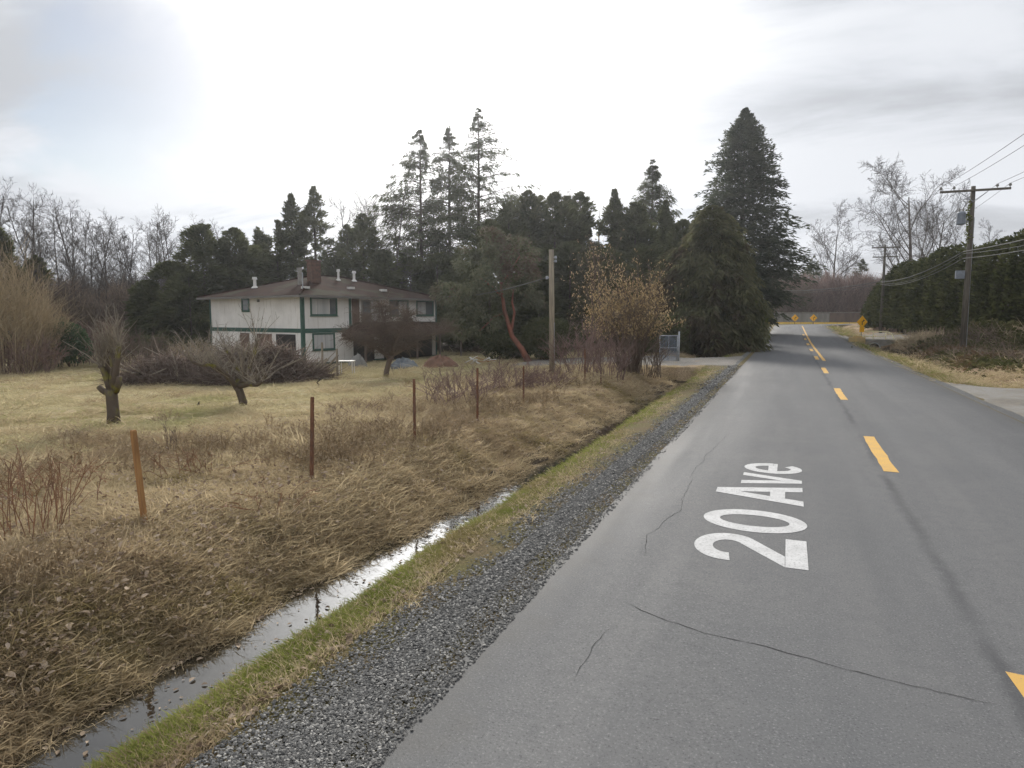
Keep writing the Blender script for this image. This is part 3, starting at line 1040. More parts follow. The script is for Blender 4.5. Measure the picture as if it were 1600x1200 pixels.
def conifer(H, R, seed, start=0.08, nb=230, K=34, sl=0.55, sw=0.22, up=0.15, droop=0.35, prof=None, tipdroop=0.2, inner=0.1, gaps=0.0, asym=None, twigs=False, jag=0.3, pw=0.85, topup=0.0, hang=0.0, holes=None):
    """trunk MB and crown arrays (and boughs), base at the origin"""
    r = np.random.default_rng(seed)
    prof = prof or (lambda t: (1 - t) ** pw)
    tr = MB()
    n = 8
    pts = [(0.04 * H * 0.02 * math.sin(i + seed), 0.03 * H * 0.02 * math.cos(2 * i + seed), H * i / n * 0.985) for i in range(n + 1)]
    tr.tube(pts, [max(0.02, H * 0.0125 * (1 - i / n) ** 0.8 + 0.015) for i in range(n + 1)], 7)
    t = start + (1 - start) * (np.arange(nb) + r.random(nb)) / nb
    t = 1 - (1 - t) ** 1.12
    if gaps:
        keep = (np.sin(t * 55 + seed) + r.normal(size=nb) * 0.5) > -1 + gaps
        t = t[keep]
    m = len(t)
    az = r.random(m) * 2 * PI
    rad = R * prof(t) * (1 - jag + 2 * jag * r.random(m)) + 0.25 * np.minimum(1, (1 - t) * 8)
    if asym is not None:
        rad = rad * (1 + asym[1] * np.cos(az - asym[0]))
    s = inner + (1 - inner) * r.random((m, K)) ** 0.75
    dirh = np.stack([np.cos(az), np.sin(az), np.zeros(m)], -1)
    side = np.stack([-np.sin(az), np.cos(az), np.zeros(m)], -1)
    base_z = t * H
    upv = up * (0.6 + 0.8 * r.random(m))
    z = base_z[:, None] + rad[:, None] * (upv[:, None] * s - droop * s ** 2)
    P = dirh[:, None, :] * (rad[:, None] * s)[..., None]
    P[..., 2] += z
    sg = np.where(r.random((m, K)) < 0.5, -1.0, 1.0)
    lat = sg * r.random((m, K)) * (0.35 + 0.18 * rad[:, None]) * 0.85 * (1.1 - s)
    P = P + side[:, None, :] * lat[..., None]
    P = P + r.normal(size=P.shape) * np.array([0.08, 0.08, 0.15]) * np.minimum(1, (1 - t) * 8)[:, None, None]
    Dv = dirh[:, None, :] * (0.55 + 0.4 * r.random((m, K)))[..., None] + side[:, None, :] * (sg * (0.2 + 0.8 * r.random((m, K))))[..., None]
    Dv[..., 2] += (upv[:, None] - 2 * droop * s) * 0.6 + r.normal(size=(m, K)) * 0.18
    Dv[..., 2] += 0.9 * (t ** 8)[:, None] + topup * (t ** 1.5)[:, None] * (0.4 + r.random((m, K))) - hang * r.random((m, K))
    Dv = norm(Dv)
    Lh = sl * (0.6 + 0.8 * r.random((m, K))) * np.clip(0.35 + 1.1 * rad[:, None] / R, 0.35, 1.2)
    Pf, Df, Lf = P.reshape(-1, 3), Dv.reshape(-1, 3), Lh.ravel()
    Wf = (sw * (0.6 + 0.8 * r.random((m, K))) * np.clip(0.5 + rad[:, None] / R, 0.5, 1.1)).ravel()
    if holes is not None:
        kp = fbm(Pf[:, 0] * 0.75 + Pf[:, 1] * 0.45 + seed * 3.1, Pf[:, 2] * 0.38, seed) > holes
        Pf, Df, Lf, Wf = Pf[kp], Df[kp], Lf[kp], Wf[kp]
    V, F = kites(Pf, Df, Lf, Wf, r, tipdroop)
    bo = None
    if twigs:
        bo = MB()
        for i in range(m):
            q = []
            for ss in (0, 0.5, 1.0):
                q.append((dirh[i, 0] * rad[i] * ss, dirh[i, 1] * rad[i] * ss, base_z[i] + rad[i] * (upv[i] * ss - droop * ss * ss)))
            bo.tube(q, [0.05, 0.03, 0.012], 3, cap=False)
    return tr, (V, F), bo


def put_conifer(name, label, px, D, ytop, R, seed, mat='needle_dark', bark='bark_dark', group='evergreens around the yard', cat='tree', **kw):
    b = base_at(px, D)
    H = at(px, ytop, D)[2] - b[2]
    root = thing(name, label, cat, b, 0, group)
    tr, cr, bo = conifer(H, R, seed, **kw)
    tr.build('trunk', M[bark], root, smooth=True)
    if bo:
        tag(bo.build('boughs', M[bark], root), kind='stuff')
    mesh_obj('crown', np_mesh('crown', *cr), M[mat], root)
    return root


def bare_tree(seed, H, style='alder', r0=None):
    R = random.Random(seed)
    tr, tw = MB(), MB()

    def rot(d, ang, az):
        a = d.orthogonal().normalized()
        b = d.cross(a)
        return (d * math.cos(ang) + (a * math.cos(az) + b * math.sin(az)) * math.sin(ang)).normalized()
    P = dict(
        alder=dict(n=[32, 8, 5], ang=[(28, 60), (30, 65), (25, 65)], ln=[0.23, 0.5, 0.5], t0=[0.26, 0.2, 0.2], trop=0.10, wob=0.05, r=0.0085, seg=[8, 4, 3, 2]),
        broad=dict(n=[12, 12, 9, 5], ang=[(25, 62), (25, 55), (25, 60), (25, 60)], ln=[0.58, 0.46, 0.48, 0.5], t0=[0.16, 0.2, 0.2, 0.15], trop=0.07, wob=0.06, r=0.020, seg=[6, 6, 4, 3, 2]),
        larch=dict(n=[60, 6, 3], ang=[(65, 95), (40, 70), (30, 60)], ln=[0.17, 0.42, 0.4], t0=[0.22, 0.2, 0.2], trop=0.02, wob=0.04, r=0.009, seg=[9, 4, 2, 2]),
    )[style]
    lv = len(P['n'])

    def grow(p, d, L, r, k):
        n = P['seg'][k]
        pts, rad, ds = [p.copy()], [r], [d.copy()]
        for i in range(n):
            d = (d + Vector((R.gauss(0, 1), R.gauss(0, 1), R.gauss(0, 1))) * P['wob'] * (1 + k) + Vector((0, 0, P['trop'] * (0.3 if k == 0 else 1)))).normalized()
            p = p + d * (L / n)
            pts.append(p.copy())
            ds.append(d.copy())
            rad.append(max(r * (1 - 0.8 * (i + 1) / n), 0.007))
        (tr if k == 0 or (k == 1 and style == 'broad') else tw).tube(pts, rad, (8, 5, 3, 3, 3)[k], cap=False)
        if k >= lv:
            return
        nn = P['n'][k]
        for j in range(nn):
            t = P['t0'][k] + (1 - P['t0'][k]) * (j + R.random()) / nn
            q = min(int(t * n), n - 1)
            f = t * n - q
            pp = pts[q].lerp(pts[q + 1], min(f, 1))
            a0, a1 = P['ang'][k]
            dd = rot(ds[q + 1], math.radians(R.uniform(a0, a1)), R.uniform(0, 2 * PI))
            LL = L * P['ln'][k] * (1.1 - (0.6 if style != 'broad' or k else 0.35) * t) * R.uniform(0.7, 1.25)
            rr = rad[q] * (0.55 if k else 0.5) * R.uniform(0.7, 1.0)
            grow(pp, dd, LL, max(rr, 0.015 if style == 'alder' else 0.018), k + 1)
    grow(Vector((0, 0, -0.2)), Vector((R.uniform(-0.04, 0.04), R.uniform(-0.04, 0.04), 1)).normalized(), H, r0 or H * P['r'], 0)
    return tr, tw


def make_bare(name, label, loc, H, seed, style, mat, group=None, cat='tree', r0=None, matw=None):
    root = thing(name, label, cat, loc, 0, group)
    tr, tw = bare_tree(seed, H, style, r0)
    tr.build('trunk', M[mat], root, smooth=True)
    tw.build('crown', M[matw or mat], root)
    return root


def stems(seed, n, H, spread, r0=0.02, side=5, sub=2, lean=(0, 0), curve=0.5, base=0.3, thin=0.006, hvar=0.35, arch=0.0):
    """many-stemmed shrub of thin canes with side twigs"""
    R = random.Random(seed)
    mb = MB()
    tips = []
    for i in range(n):
        az = R.uniform(0, 2 * PI)
        rr = base * math.sqrt(R.random())
        p = Vector((math.cos(az) * rr, math.sin(az) * rr, -0.05))
        out = spread * math.sqrt(R.random())
        h = H * R.uniform(1 - hvar, 1.0) * (1 - 0.35 * (out / max(spread, 0.01)) ** 2)
        az2 = az + R.gauss(0, 0.5)
        e = Vector((math.cos(az2) * out + lean[0] * h, math.sin(az2) * out + lean[1] * h, h))
        pts = []
        for k in range(5):
            t = k / 4
            q = p.lerp(e, t)
            q.z = p.z + (e.z - p.z) * (t ** (1 - curve * 0.5) if not arch else math.sin(t * PI * (0.5 + arch)) )
            q += Vector((R.gauss(0, 1), R.gauss(0, 1), R.gauss(0, 0.5))) * 0.05 * out * (k > 0)
            pts.append(q)
        rad = [r0 * R.uniform(0.6, 1.1) * (1 - 0.75 * k / 4) + thin * 0.5 for k in range(5)]
        mb.tube(pts, rad, 3, cap=False)
        tips.append(pts[-1])
        for j in range(side):
            k = R.randint(1, 3)
            q = pts[k].lerp(pts[k + 1], R.random())
            d = (pts[k + 1] - pts[k]).normalized() + Vector((R.gauss(0, 0.55), R.gauss(0, 0.55), R.gauss(0.1, 0.3)))
            L = h * R.uniform(0.10, 0.28)
            q2 = q + d * L * 0.55
            q3 = q2 + (d + Vector((R.gauss(0, 0.3), R.gauss(0, 0.3), 0.2))) * L * 0.45
            mb.tube([q, q2, q3], [thin * 1.1, thin * 0.9, thin * 0.5], 3, cap=False)
            tips.append(q3)
            for s in range(sub):
                d2 = d + Vector((R.gauss(0, 0.6), R.gauss(0, 0.6), R.gauss(0.1, 0.3)))
                u = q.lerp(q3, R.random())
                mb.tube([u, u + d2 * L * 0.4], [thin * 0.8, thin * 0.45], 3, cap=False)
                tips.append(u + d2 * L * 0.4)
    return mb, tips


def twig_cloud(P, D, L, Wd, r):
    """crossed slivers: thin dead twigs too many to count"""
    n = len(P)
    D = norm(D)
    a = norm(np.cross(D, r.normal(size=(n, 3))))
    b = np.cross(D, a)
    L = np.asarray(L).reshape(-1, 1)
    Wd = np.asarray(Wd).reshape(-1, 1) / 2
    e = P + D * L
    V = np.stack([P - a * Wd, P + a * Wd * 0.5 + b * Wd, P + a * Wd * 0.5 - b * Wd, e], 1).reshape(-1, 3)
    i = np.arange(n)[:, None] * 4
    F = np.concatenate([i + np.array([[0, 1, 3]]), i + np.array([[1, 2, 3]]), i + np.array([[2, 0, 3]])], 0)
    return V, F


def leaf_bush(name, label, cat, loc, rx, ry, h, mat, n, seed, leaf=0.16, group=None, stem_mat='twig_brown', z0=0.1, lumps=7):
    r = np.random.default_rng(seed)
    root = thing(name, label, cat, loc, 0, group)
    mb, _ = stems(seed, 9, h * 0.85, max(rx, ry) * 0.8, 0.03, 3, 0)
    mb.build('stems', M[stem_mat], root)
    cen = np.stack([r.uniform(-0.6, 0.6, lumps) * rx, r.uniform(-0.6, 0.6, lumps) * ry, r.uniform(0.25, 0.72, lumps) * h], -1)
    rad = r.uniform(0.45, 0.75, lumps)
    k = r.integers(0, lumps, n)
    d = norm(r.normal(size=(n, 3)))
    q = r.random(n) ** 0.33
    q = 0.55 + 0.5 * q
    P = cen[k] + d * np.array([rx, ry, h * 0.62]) * (rad[k] * q)[:, None] * 0.8
    P[:, 2] = np.abs(P[:, 2] - z0) * 0.98 + z0
    Dv = norm(d + r.normal(size=(n, 3)) * 0.6)
    V, F = kites(P, Dv, leaf * (0.6 + 0.8 * r.random(n)), leaf * 0.55 * (0.6 + 0.8 * r.random(n)), r, 0.25)
    mesh_obj('foliage', np_mesh('foliage', V, F), M[mat], root)
    return root


# ------------------------------------------------------------------ evergreens
GE = 'tall firs behind the house'
fir = dict(mat='needle_fir', group=GE, twigs=True, nb=320, K=78, sl=0.52, sw=0.10, up=0.36, droop=0.34, gaps=0.10, start=0.14, inner=0.15, jag=0.5, hang=0.8, holes=-0.20, tipdroop=0.25)
put_conifer('fir_tree', 'tall open fir just right of the house roof, leftmost of the three tall ones', 660, 78, 203, 7.6, 11, asym=(PI, 0.35), pw=0.85, **fir)
put_conifer('fir_tree', 'tall open fir in the middle of the three tall ones', 704, 81, 198, 6.6, 12, pw=0.85, **fir)
put_conifer('fir_tree', 'tallest open fir with long upswept boughs, right of the three tall ones', 749, 76, 168, 9.6, 13, asym=(0.4, 0.25), pw=1.0, **{**fir, 'up': 0.42, 'droop': 0.30})
put_conifer('fir_tree', 'sparse fir tip standing up above the dark row left of the big spruce', 1015, 74, 250, 6.6, 14, pw=1.0, **{**fir, 'up': 0.4, 'droop': 0.3})

sp = dict(nb=950, K=64, sl=0.55, sw=0.16, topup=0.7, up=0.45, droop=0.42, start=0.05, inner=0.06, jag=0.30, prof=lambda t: (1 - t) ** 0.76 * np.minimum(1, 0.22 + t / 0.26 * 0.78))
put_conifer('spruce_tree', 'massive dense dark spruce at left roadside, widest tree in view', 1154, 80, 170, 8.6, 21, mat='needle_spruce', group='roadside evergreens', **sp)
put_conifer('cedar_tree', 'bushy olive brown cedar in front of the big spruce', 1108, 50, 322, 3.9, 22, mat='needle_cedar', group='roadside evergreens', nb=520, K=64, sl=0.40, sw=0.12, up=0.35, droop=0.55, start=0.02, inner=0.35, jag=0.35, pw=0.5, tipdroop=0.35)
put_conifer('cedar_tree', 'lower olive cedar beside the open driveway gate', 1056, 52, 388, 2.8, 23, mat='needle_cedar', group='roadside evergreens', nb=320, K=56, sl=0.40, sw=0.12, up=0.35, droop=0.55, start=0.02, inner=0.3, jag=0.35, pw=0.45, tipdroop=0.35)

GD = 'dark row of evergreens behind the yard'
dk = dict(group=GD, nb=300, K=60, sl=0.50, sw=0.12, up=0.6, droop=0.42, topup=0.8, holes=-0.12, start=0.03, inner=0.2, jag=0.5, tipdroop=0.15)
row = [(795, 62, 318, 2.6, 'dark evergreen at left end of the row, right of the tallest fir'),
       (826, 64, 300, 3.0, 'dark evergreen above and left of the plain wooden pole'),
       (866, 63, 302, 3.0, 'dark evergreen straight behind the plain wooden pole'),
       (905, 65, 302, 3.0, 'dark evergreen just right of the plain wooden pole'),
       (934, 66, 325, 2.5, 'lower dark evergreen in the dip right of the wooden pole'),
       (957, 65, 297, 2.4, 'narrow pointed evergreen between the wooden pole and the sparse fir tip'),
       (990, 63, 318, 2.7, 'dark evergreen standing left of the sparse fir tip'),
       (1036, 66, 314, 2.0, 'narrow pointed evergreen standing right of the sparse fir tip'),
       (1064, 62, 345, 2.6, 'dark evergreen touching the left side of the big spruce'),
       (765, 60, 345, 2.4, 'dark evergreen at the foot of the tallest fir'),
       (846, 67, 306, 2.8, 'dark evergreen in the row, close above the top left of the wooden pole'),
       (886, 68, 308, 2.8, 'dark evergreen in the row, close above the top right of the wooden pole'),
       (975, 68, 335, 2.6, 'dark evergreen above the right half of the golden shrub')]
for i, (px, D, yt, R, lab) in enumerate(row):
    put_conifer('cedar_tree', lab, px, D, yt, R, 40 + i, pw=0.55 if i not in (5, 7) else 0.85, **dk)
lowrow = [(642, 70, 405, 2.4), (684, 72, 398, 2.6), (728, 71, 392, 2.6), (722, 63, 425, 2.4), (842, 60, 392, 2.6), (890, 59, 380, 2.6), (948, 58, 395, 2.6), (1003, 57, 388, 2.6), (1045, 56, 405, 2.4)]
low_lab = ['dark young fir at the foot of the leftmost tall fir', 'dark young fir at the foot of the middle tall fir', 'dark young fir between the middle and the tallest fir', 'low dark cedar filling the gap between house and tallest fir', 'low dark cedar left of the plain wooden pole, under the row', 'low dark cedar right of the plain wooden pole, under the row', 'low dark cedar behind the pale yellow sapling', 'low dark cedar behind the golden shrub', 'low dark cedar behind the open driveway gate']
for i, (px, D, yt, R) in enumerate(lowrow):
    put_conifer('cedar_tree', low_lab[i], px, D, yt, R, 60 + i, pw=0.42, **{**dk, 'nb': 200})
GH = 'evergreens behind the house roof'
for i, (px, D, yt, R, pw, lab) in enumerate([
        (461, 72, 303, 2.7, 0.75, 'ragged dark fir above the left part of the house roof'),
        (496, 74, 292, 2.9, 0.75, 'ragged dark fir straight above the house chimney'),
        (437, 70, 345, 2.2, 0.6, 'shorter dark fir left of the two ragged firs above the roof'),
        (525, 71, 385, 2.4, 0.6, 'low dark fir in the gap right of the chimney'),
        (570, 68, 335, 2.6, 0.62, 'dark cone-shaped fir above the right half of the roof'),
        (600, 66, 392, 2.3, 0.55, 'low dark fir above the right end of the roof ridge'),
        (416, 71, 352, 2.4, 0.6, 'dark fir filling the dip between the left cedars and the ragged firs'),
        (479, 78, 330, 2.6, 0.7, 'dark fir set behind the gap between the two ragged firs'),
        (546, 76, 352, 2.6, 0.65, 'dark fir left of the cone-shaped fir above the roof'),
        (622, 75, 372, 2.6, 0.65, 'dark fir right of the leafless larch')]):
    put_conifer('fir_tree', lab, px, D, yt, R, 80 + i, pw=pw, **{**dk, 'group': GH, 'nb': 240, 'droop': 0.4})
GL = 'dark cedars left of the house'
for i, (px, D, yt, R, pw, lab) in enumerate([
        (322, 62, 353, 2.9, 0.45, 'tall rounded dark cedar directly left of the house roof'),
        (372, 64, 358, 2.6, 0.5, 'dark cedar with two tips peeking above the left roof edge'),
        (400, 67, 385, 2.3, 0.5, 'dark cedar squeezed between the left cedars and the firs over the roof'),
        (270, 60, 412, 2.7, 0.5, 'lower bushy cedar left of the tall rounded cedar'),
        (233, 59, 440, 1.6, 0.6, 'small slim cedar at the left end of the cedar clump'),
        (298, 58, 430, 2.4, 0.45, 'low cedar in front of the tall rounded cedar')]):
    put_conifer('cedar_tree', lab, px, D, yt, R, 100 + i, pw=pw, **{**dk, 'group': GL, 'droop': 0.55})
put_conifer('fir_tree', 'dark fir at the extreme left edge among bare trees', 4, 56, 350, 1.9, 120, pw=0.7, **{**dk, 'group': GL})
put_conifer('fir_tree', 'dark half-bare fir in the bare wood near the left edge', 62, 62, 400, 1.8, 121, pw=0.7, **{**dk, 'group': GL, 'nb': 130})
for i, (px, D, yt, R, lab) in enumerate([(1268, 152, 400, 3.6, 'small dark spruce right of the big roadside spruce, beyond the bend'), (1343, 150, 405, 3.4, 'small dark spruce near the far utility pole, beyond the bend')]):
    put_conifer('spruce_tree', lab, px, D, yt, R, 130 + i, pw=0.8, **{**dk, 'group': 'small spruces beyond the bend', 'nb': 160})

# ------------------------------------------------------------------ bare trees
GB = 'bare trees of the wood at left'
protoA = [make_bare('bare_tree', 'thin leafless tree in the wood along the left edge of the yard', (0, 0, 0), 17, 200 + k, 'alder', 'twig_grey', GB) for k in range(4)]
spots = [(8, 60, 292), (28, 64, 296), (47, 61, 300), (70, 66, 318), (92, 62, 325), (112, 65, 330), (128, 61, 325), (150, 66, 338), (172, 63, 352), (192, 67, 362), (210, 64, 372), (226, 69, 368), (243, 66, 358), (258, 70, 352), (272, 66, 345), (287, 69, 344), (303, 72, 352), (345, 74, 362), (-14, 62, 290), (-40, 64, 300), (60, 74, 322), (140, 76, 335), (18, 52, 345)] + [(-30 + 21 * q + (q * 37) % 13, 72 + (q * 29) % 16, 318 + (q * 53) % 40 + q * 1.6) for q in range(18)]
for i, (px, D, yt) in enumerate(spots):
    b = base_at(px, D)
    H = at(px, yt, D)[2] - b[2]
    rz = random.uniform(0, 6.28)
    s = H / 17.0
    if i < 4:
        o = protoA[i]
        o.location = tuple(map(float, b))
        o.rotation_euler = (0, 0, rz)
        o.scale = (s, s, s)
    else:
        dup(protoA[i % 4], b, rz, s)
b = base_at(612, 68)
make_bare('larch_tree', 'leafless larch with level branches between house roof and tall firs', b, at(612, 296, 68)[2] - b[2], 230, 'larch', 'twig_grey')
for i, (px, D, yt) in enumerate([(548, 80, 322), (585, 82, 318), (565, 84, 325), (632, 84, 330), (672, 86, 318), (540, 79, 318), (598, 80, 312), (640, 82, 300), (810, 84, 305), (925, 82, 300)]):
    b = base_at(px, D)
    dup(protoA[i % 4], b, random.uniform(0, 6), (at(px, yt, D)[2] - b[2]) / 17, ('thin leafless tree far behind the right half of the house roof' if px < 700 else 'thin leafless tree showing through the dark evergreen row above the wooden pole'), 'faint bare trees behind the roof and the evergreens')
for i, (px, D, yt, st, lab) in enumerate([
        (1412, 100, 278, 'broad', 'large spreading leafless tree behind the right hedge, tallest of the bare ones'),
        (1305, 152, 345, 'broad', 'leafless spreading tree between the two small spruces beyond the bend'),
        (1450, 104, 300, 'broad', 'leafless tree behind the hedge close to the near utility pole')]):
    b = base_at(px, D)
    H = at(px, yt, D)[2] - b[2]
    o = make_bare('bare_tree', lab, b, H / (1.14 if st == 'broad' else 1), 240 + i, st, 'bark_pale' if i == 0 else 'bark_grey', matw='twig_grey')
    if i == 2:
        o.scale = (0.8, 0.8, 0.92)
for i, (px, D, yt) in enumerate([(1545, 90, 352), (1585, 92, 342), (1500, 95, 345)]):
    b = base_at(px, D)
    dup(protoA[i], b, random.uniform(0, 6), (at(px, yt, D)[2] - b[2]) / 17, 'thin bare tree tops showing over the right-hand hedge', 'bare tops over the hedge')

# ------------------------------------------------------------------ orchard trees in the yard
# 1: pollarded tree at left with upright shoots
b = gp(178, 661, -0.5)
b[2] = gz(b[0], b[1])
D1 = float(np.dot(b[:2], _HF[:2]))
ft = thing('fruit_tree', 'pollarded mossy fruit tree with upright shoots, alone at left of the yard', 'tree', b, 0, 'old fruit trees in the yard')


def loc1(px, py, D=D1, o=b):
    return Vector(at(px, py, D)) - Vector(o)


tr = MB()
tr.tube([loc1(178, 668), loc1(177, 645), loc1(175, 622), loc1(173, 608)], [0.19, 0.155, 0.15, 0.16], 10)
R = random.Random(5)
limbs = [[(173, 612), (166, 590), (160, 575), (155, 572)], [(175, 612), (171, 585), (168, 560), (166, 545)], [(177, 612), (181, 585), (184, 560), (186, 540)], [(175, 610), (177, 580), (175, 552)], [(170, 615), (160, 610), (154, 604)], [(180, 612), (186, 598), (186, 588)]]
ends = []
for k, l in enumerate(limbs):
    pts = [loc1(px, py, D1 + (0.18 * math.sin(k * 2.1) * (i > 0))) for i, (px, py) in enumerate(l)]
    tr.tube(pts, [0.10, 0.085, 0.075, 0.06][:len(pts)], 7)
    if k < 4:
        ends.append(pts[-1])
        ends.append(pts[-2])
tr.build('trunk', M['moss_bark'], ft, smooth=True)
tw = MB()
for e in ends:
    for k in range(13):
        az, o = R.uniform(0, 6.28), abs(R.gauss(0, 0.40))
        L = R.uniform(0.35, 1.25)
        p1 = e + Vector((math.cos(az) * o * 0.5 * L, math.sin(az) * o * 0.5 * L, L * 0.5))
        p2 = e + Vector((math.cos(az) * o * 1.2 * L, math.sin(az) * o * 1.2 * L, L * 0.98))
        tw.tube([e, p1, p2], [0.016, 0.011, 0.005], 3, cap=False)
        for s in range(3):
            u = e.lerp(p2, R.uniform(0.3, 0.9))
            tw.tube([u, u + Vector((R.gauss(0, 0.14), R.gauss(0, 0.14), R.uniform(0.05, 0.3)))], [0.006, 0.004], 3, cap=False)
tw.build('shoots', M['shoot_grey'], ft)

# 2: leaning mossy tree
b = gp(380, 634, -0.55)
b[2] = gz(b[0], b[1])
D2 = float(np.dot(b[:2], _HF[:2]))
ft = thing('fruit_tree', 'leaning mossy old fruit tree with low spreading limbs before the brush pile', 'tree', b, 0, 'old fruit trees in the yard')
lo2 = lambda px, py, d=0.0: Vector(at(px, py, D2 + d)) - Vector(b)
tr = MB()
tr.tube([lo2(382, 640), lo2(379, 625), lo2(374, 610), lo2(370, 604)], [0.16, 0.13, 0.125, 0.13], 10)
main = [[(371, 608, 0), (360, 592, -.2), (345, 578, -.4), (330, 570, -.5), (315, 571, -.6), (300, 566, -.7)],
        [(371, 606, 0), (352, 583, .2), (334, 574, .5), (328, 565, .6)],
        [(372, 606, 0), (380, 590, .2), (390, 575, .3), (397, 555, .4), (401, 535, .4)],
        [(373, 604, 0), (388, 600, -.3), (402, 601, -.6), (410, 596, -.8)],
        [(370, 605, 0), (372, 580, .4), (362, 555, .6), (352, 545, .8)]]
ends = []
for l in main:
    pts = [lo2(*q) for q in l]
    tr.tube(pts, [0.10 * (1 - 0.13 * i) for i in range(len(pts))], 7)
    ends += pts[1:]
tr.build('trunk', M['moss_bark'], ft, smooth=True)
tw = MB()
for e in ends:
    for k in range(11):
        L = R.uniform(0.3, 1.5)
        dv = Vector((R.gauss(0, 0.45), R.gauss(0, 0.45), R.uniform(0.3, 1))).normalized()
        p2 = e + dv * L + Vector((R.gauss(0, 0.1), R.gauss(0, 0.1), 0))
        tw.tube([e, e.lerp(p2, 0.5) + Vector((R.gauss(0, 0.05), R.gauss(0, 0.05), 0)), p2], [0.014, 0.010, 0.005], 3, cap=False)
        for s in range(2):
            u = e.lerp(p2, R.uniform(0.3, 0.9))
            tw.tube([u, u + Vector((R.gauss(0, 0.16), R.gauss(0, 0.16), R.uniform(0.0, 0.25)))], [0.006, 0.004], 3, cap=False)
tw.build('shoots', M['shoot_grey'], ft)

# 3: wide flat-topped tree before the porch
b = gp(602, 592, -0.75)
b[2] = gz(b[0], b[1])
D3 = float(np.dot(b[:2], _HF[:2]))
ft = thing('fruit_tree', 'wide low leafless fruit tree with dense drooping twigs before the porch', 'tree', b, 0, 'old fruit trees in the yard')
lo3 = lambda px, py, d=0.0: Vector(at(px, py, D3 + d)) - Vector(b)
tr = MB()
tr.tube([lo3(602, 598), lo3(604, 580), lo3(608, 565), lo3(613, 555)], [0.17, 0.14, 0.13, 0.12], 9)
main = [[(610, 560, 0), (590, 545, -.4), (565, 535, -.8), (545, 530, -1.2)], [(612, 556, 0), (640, 540, .2), (665, 525, .3), (695, 518, .3)],
        [(611, 557, 0), (600, 535, .5), (585, 515, 1.2), (570, 500, 1.5)], [(612, 556, 0), (620, 530, -.6), (628, 510, -1.2), (636, 495, -1.5)], [(611, 557, 0), (605, 525, -.3), (600, 500, -.4), (596, 480, -.5)]]
ends = []
for l in main:
    pts = [lo3(*q) for q in l]
    tr.tube(pts, [0.10, 0.075, 0.05, 0.03], 6)
    for i in range(len(pts) - 1):
        ends += [pts[i + 1], pts[i].lerp(pts[i + 1], 0.5)]
tr.build('trunk', M['twig_brown'], ft, smooth=True)
tw = MB()
for e in ends:
    for k in range(22):
        L = R.uniform(0.5, 1.5)
        dv = Vector((R.gauss(0, 0.75), R.gauss(0, 0.75), R.uniform(-0.1, 1.0))).normalized()
        mid = e + dv * L * 0.55
        p2 = mid + (dv + Vector((0, 0, -0.7))) * L * 0.4
        tw.tube([e, mid, p2], [0.015, 0.010, 0.006], 3, cap=False)
        for s in range(5):
            u = e.lerp(mid, R.uniform(0.3, 1.0))
            v = u + Vector((R.gauss(0, 0.26), R.gauss(0, 0.26), R.gauss(0.12, 0.2)))
            tw.tube([u, v, v + Vector((R.gauss(0, 0.12), R.gauss(0, 0.12), -0.1))], [0.007, 0.006, 0.004], 3, cap=False)
tw.build('twigs', M['twig_brown'], ft)

# arbutus with the red trunk
D4 = 44.0
b = base_at(822, D4)
ft = thing('arbutus_tree', 'leaning red-barked tree with a broad leafy crown beside the wooden pole', 'tree', b)
lo4 = lambda px, py, d=0.0: Vector(at(px, py, D4 + d)) - Vector(b)
tr = MB()
tr.tube([lo4(826, 566), lo4(815, 545), lo4(800, 525), lo4(794, 505), lo4(788, 485), lo4(785, 462), lo4(782, 440)], [0.24, 0.19, 0.16, 0.14, 0.13, 0.11, 0.07], 9)
tr.tube([lo4(799, 524), lo4(801, 505), lo4(804, 488), lo4(800, 472), lo4(802, 452)], [0.10, 0.09, 0.08, 0.07, 0.05], 7)
tr.tube([lo4(789, 488), lo4(772, 495), lo4(757, 510), lo4(745, 520)], [0.06, 0.05, 0.045, 0.03], 6)
tr.tube([lo4(786, 465), lo4(765, 445), lo4(745, 430)], [0.07, 0.06, 0.03], 6)
tr.tube([lo4(783, 445), lo4(800, 420), lo4(812, 400)], [0.06, 0.05, 0.03], 6)
tr.build('trunk', M['arbutus_bark'], ft, smooth=True)
r = np.random.default_rng(44)
cl = [(745, 405, 1.6, 0), (775, 395, 1.7, .5), (805, 400, 1.6, 0), (735, 440, 1.6, -.5), (770, 435, 1.6, -.8), (815, 435, 1.3, .2), (735, 480, 1.5, 0), (720, 505, 1.3, 0), (755, 500, 1.3, -.6), (830, 470, .9, .8), (760, 375, 1.2, .5), (790, 470, 1.0, 1.0), (705, 455, 1.3, 1)]
Ps, Ds = [], []
for (px, py, rad, d) in cl:
    n = 1050
    dd = norm(r.normal(size=(n, 3)))
    q = 0.45 + 0.6 * r.random(n) ** 0.5
    Ps.append(np.array(lo4(px, py, d)) + dd * np.array([1.0, 1.0, 0.8]) * (rad * 0.95 * q)[:, None])
    Ds.append(norm(dd + r.normal(size=(n, 3)) * 0.7))
P = np.concatenate(Ps)
Dv = np.concatenate(Ds)
keep = fbm(P[:, 0] * 1.1 + P[:, 1], P[:, 2] * 1.1, 77) > -0.02
P, Dv = P[keep], Dv[keep]
V, F = kites(P, Dv, 0.24 * (0.6 + 0.8 * r.random(len(P))), 0.14 * (0.6 + 0.8 * r.random(len(P))), r, 0.3)
mesh_obj('crown', np_mesh('crown', V, F), M['leaf_arbutus'], ft)

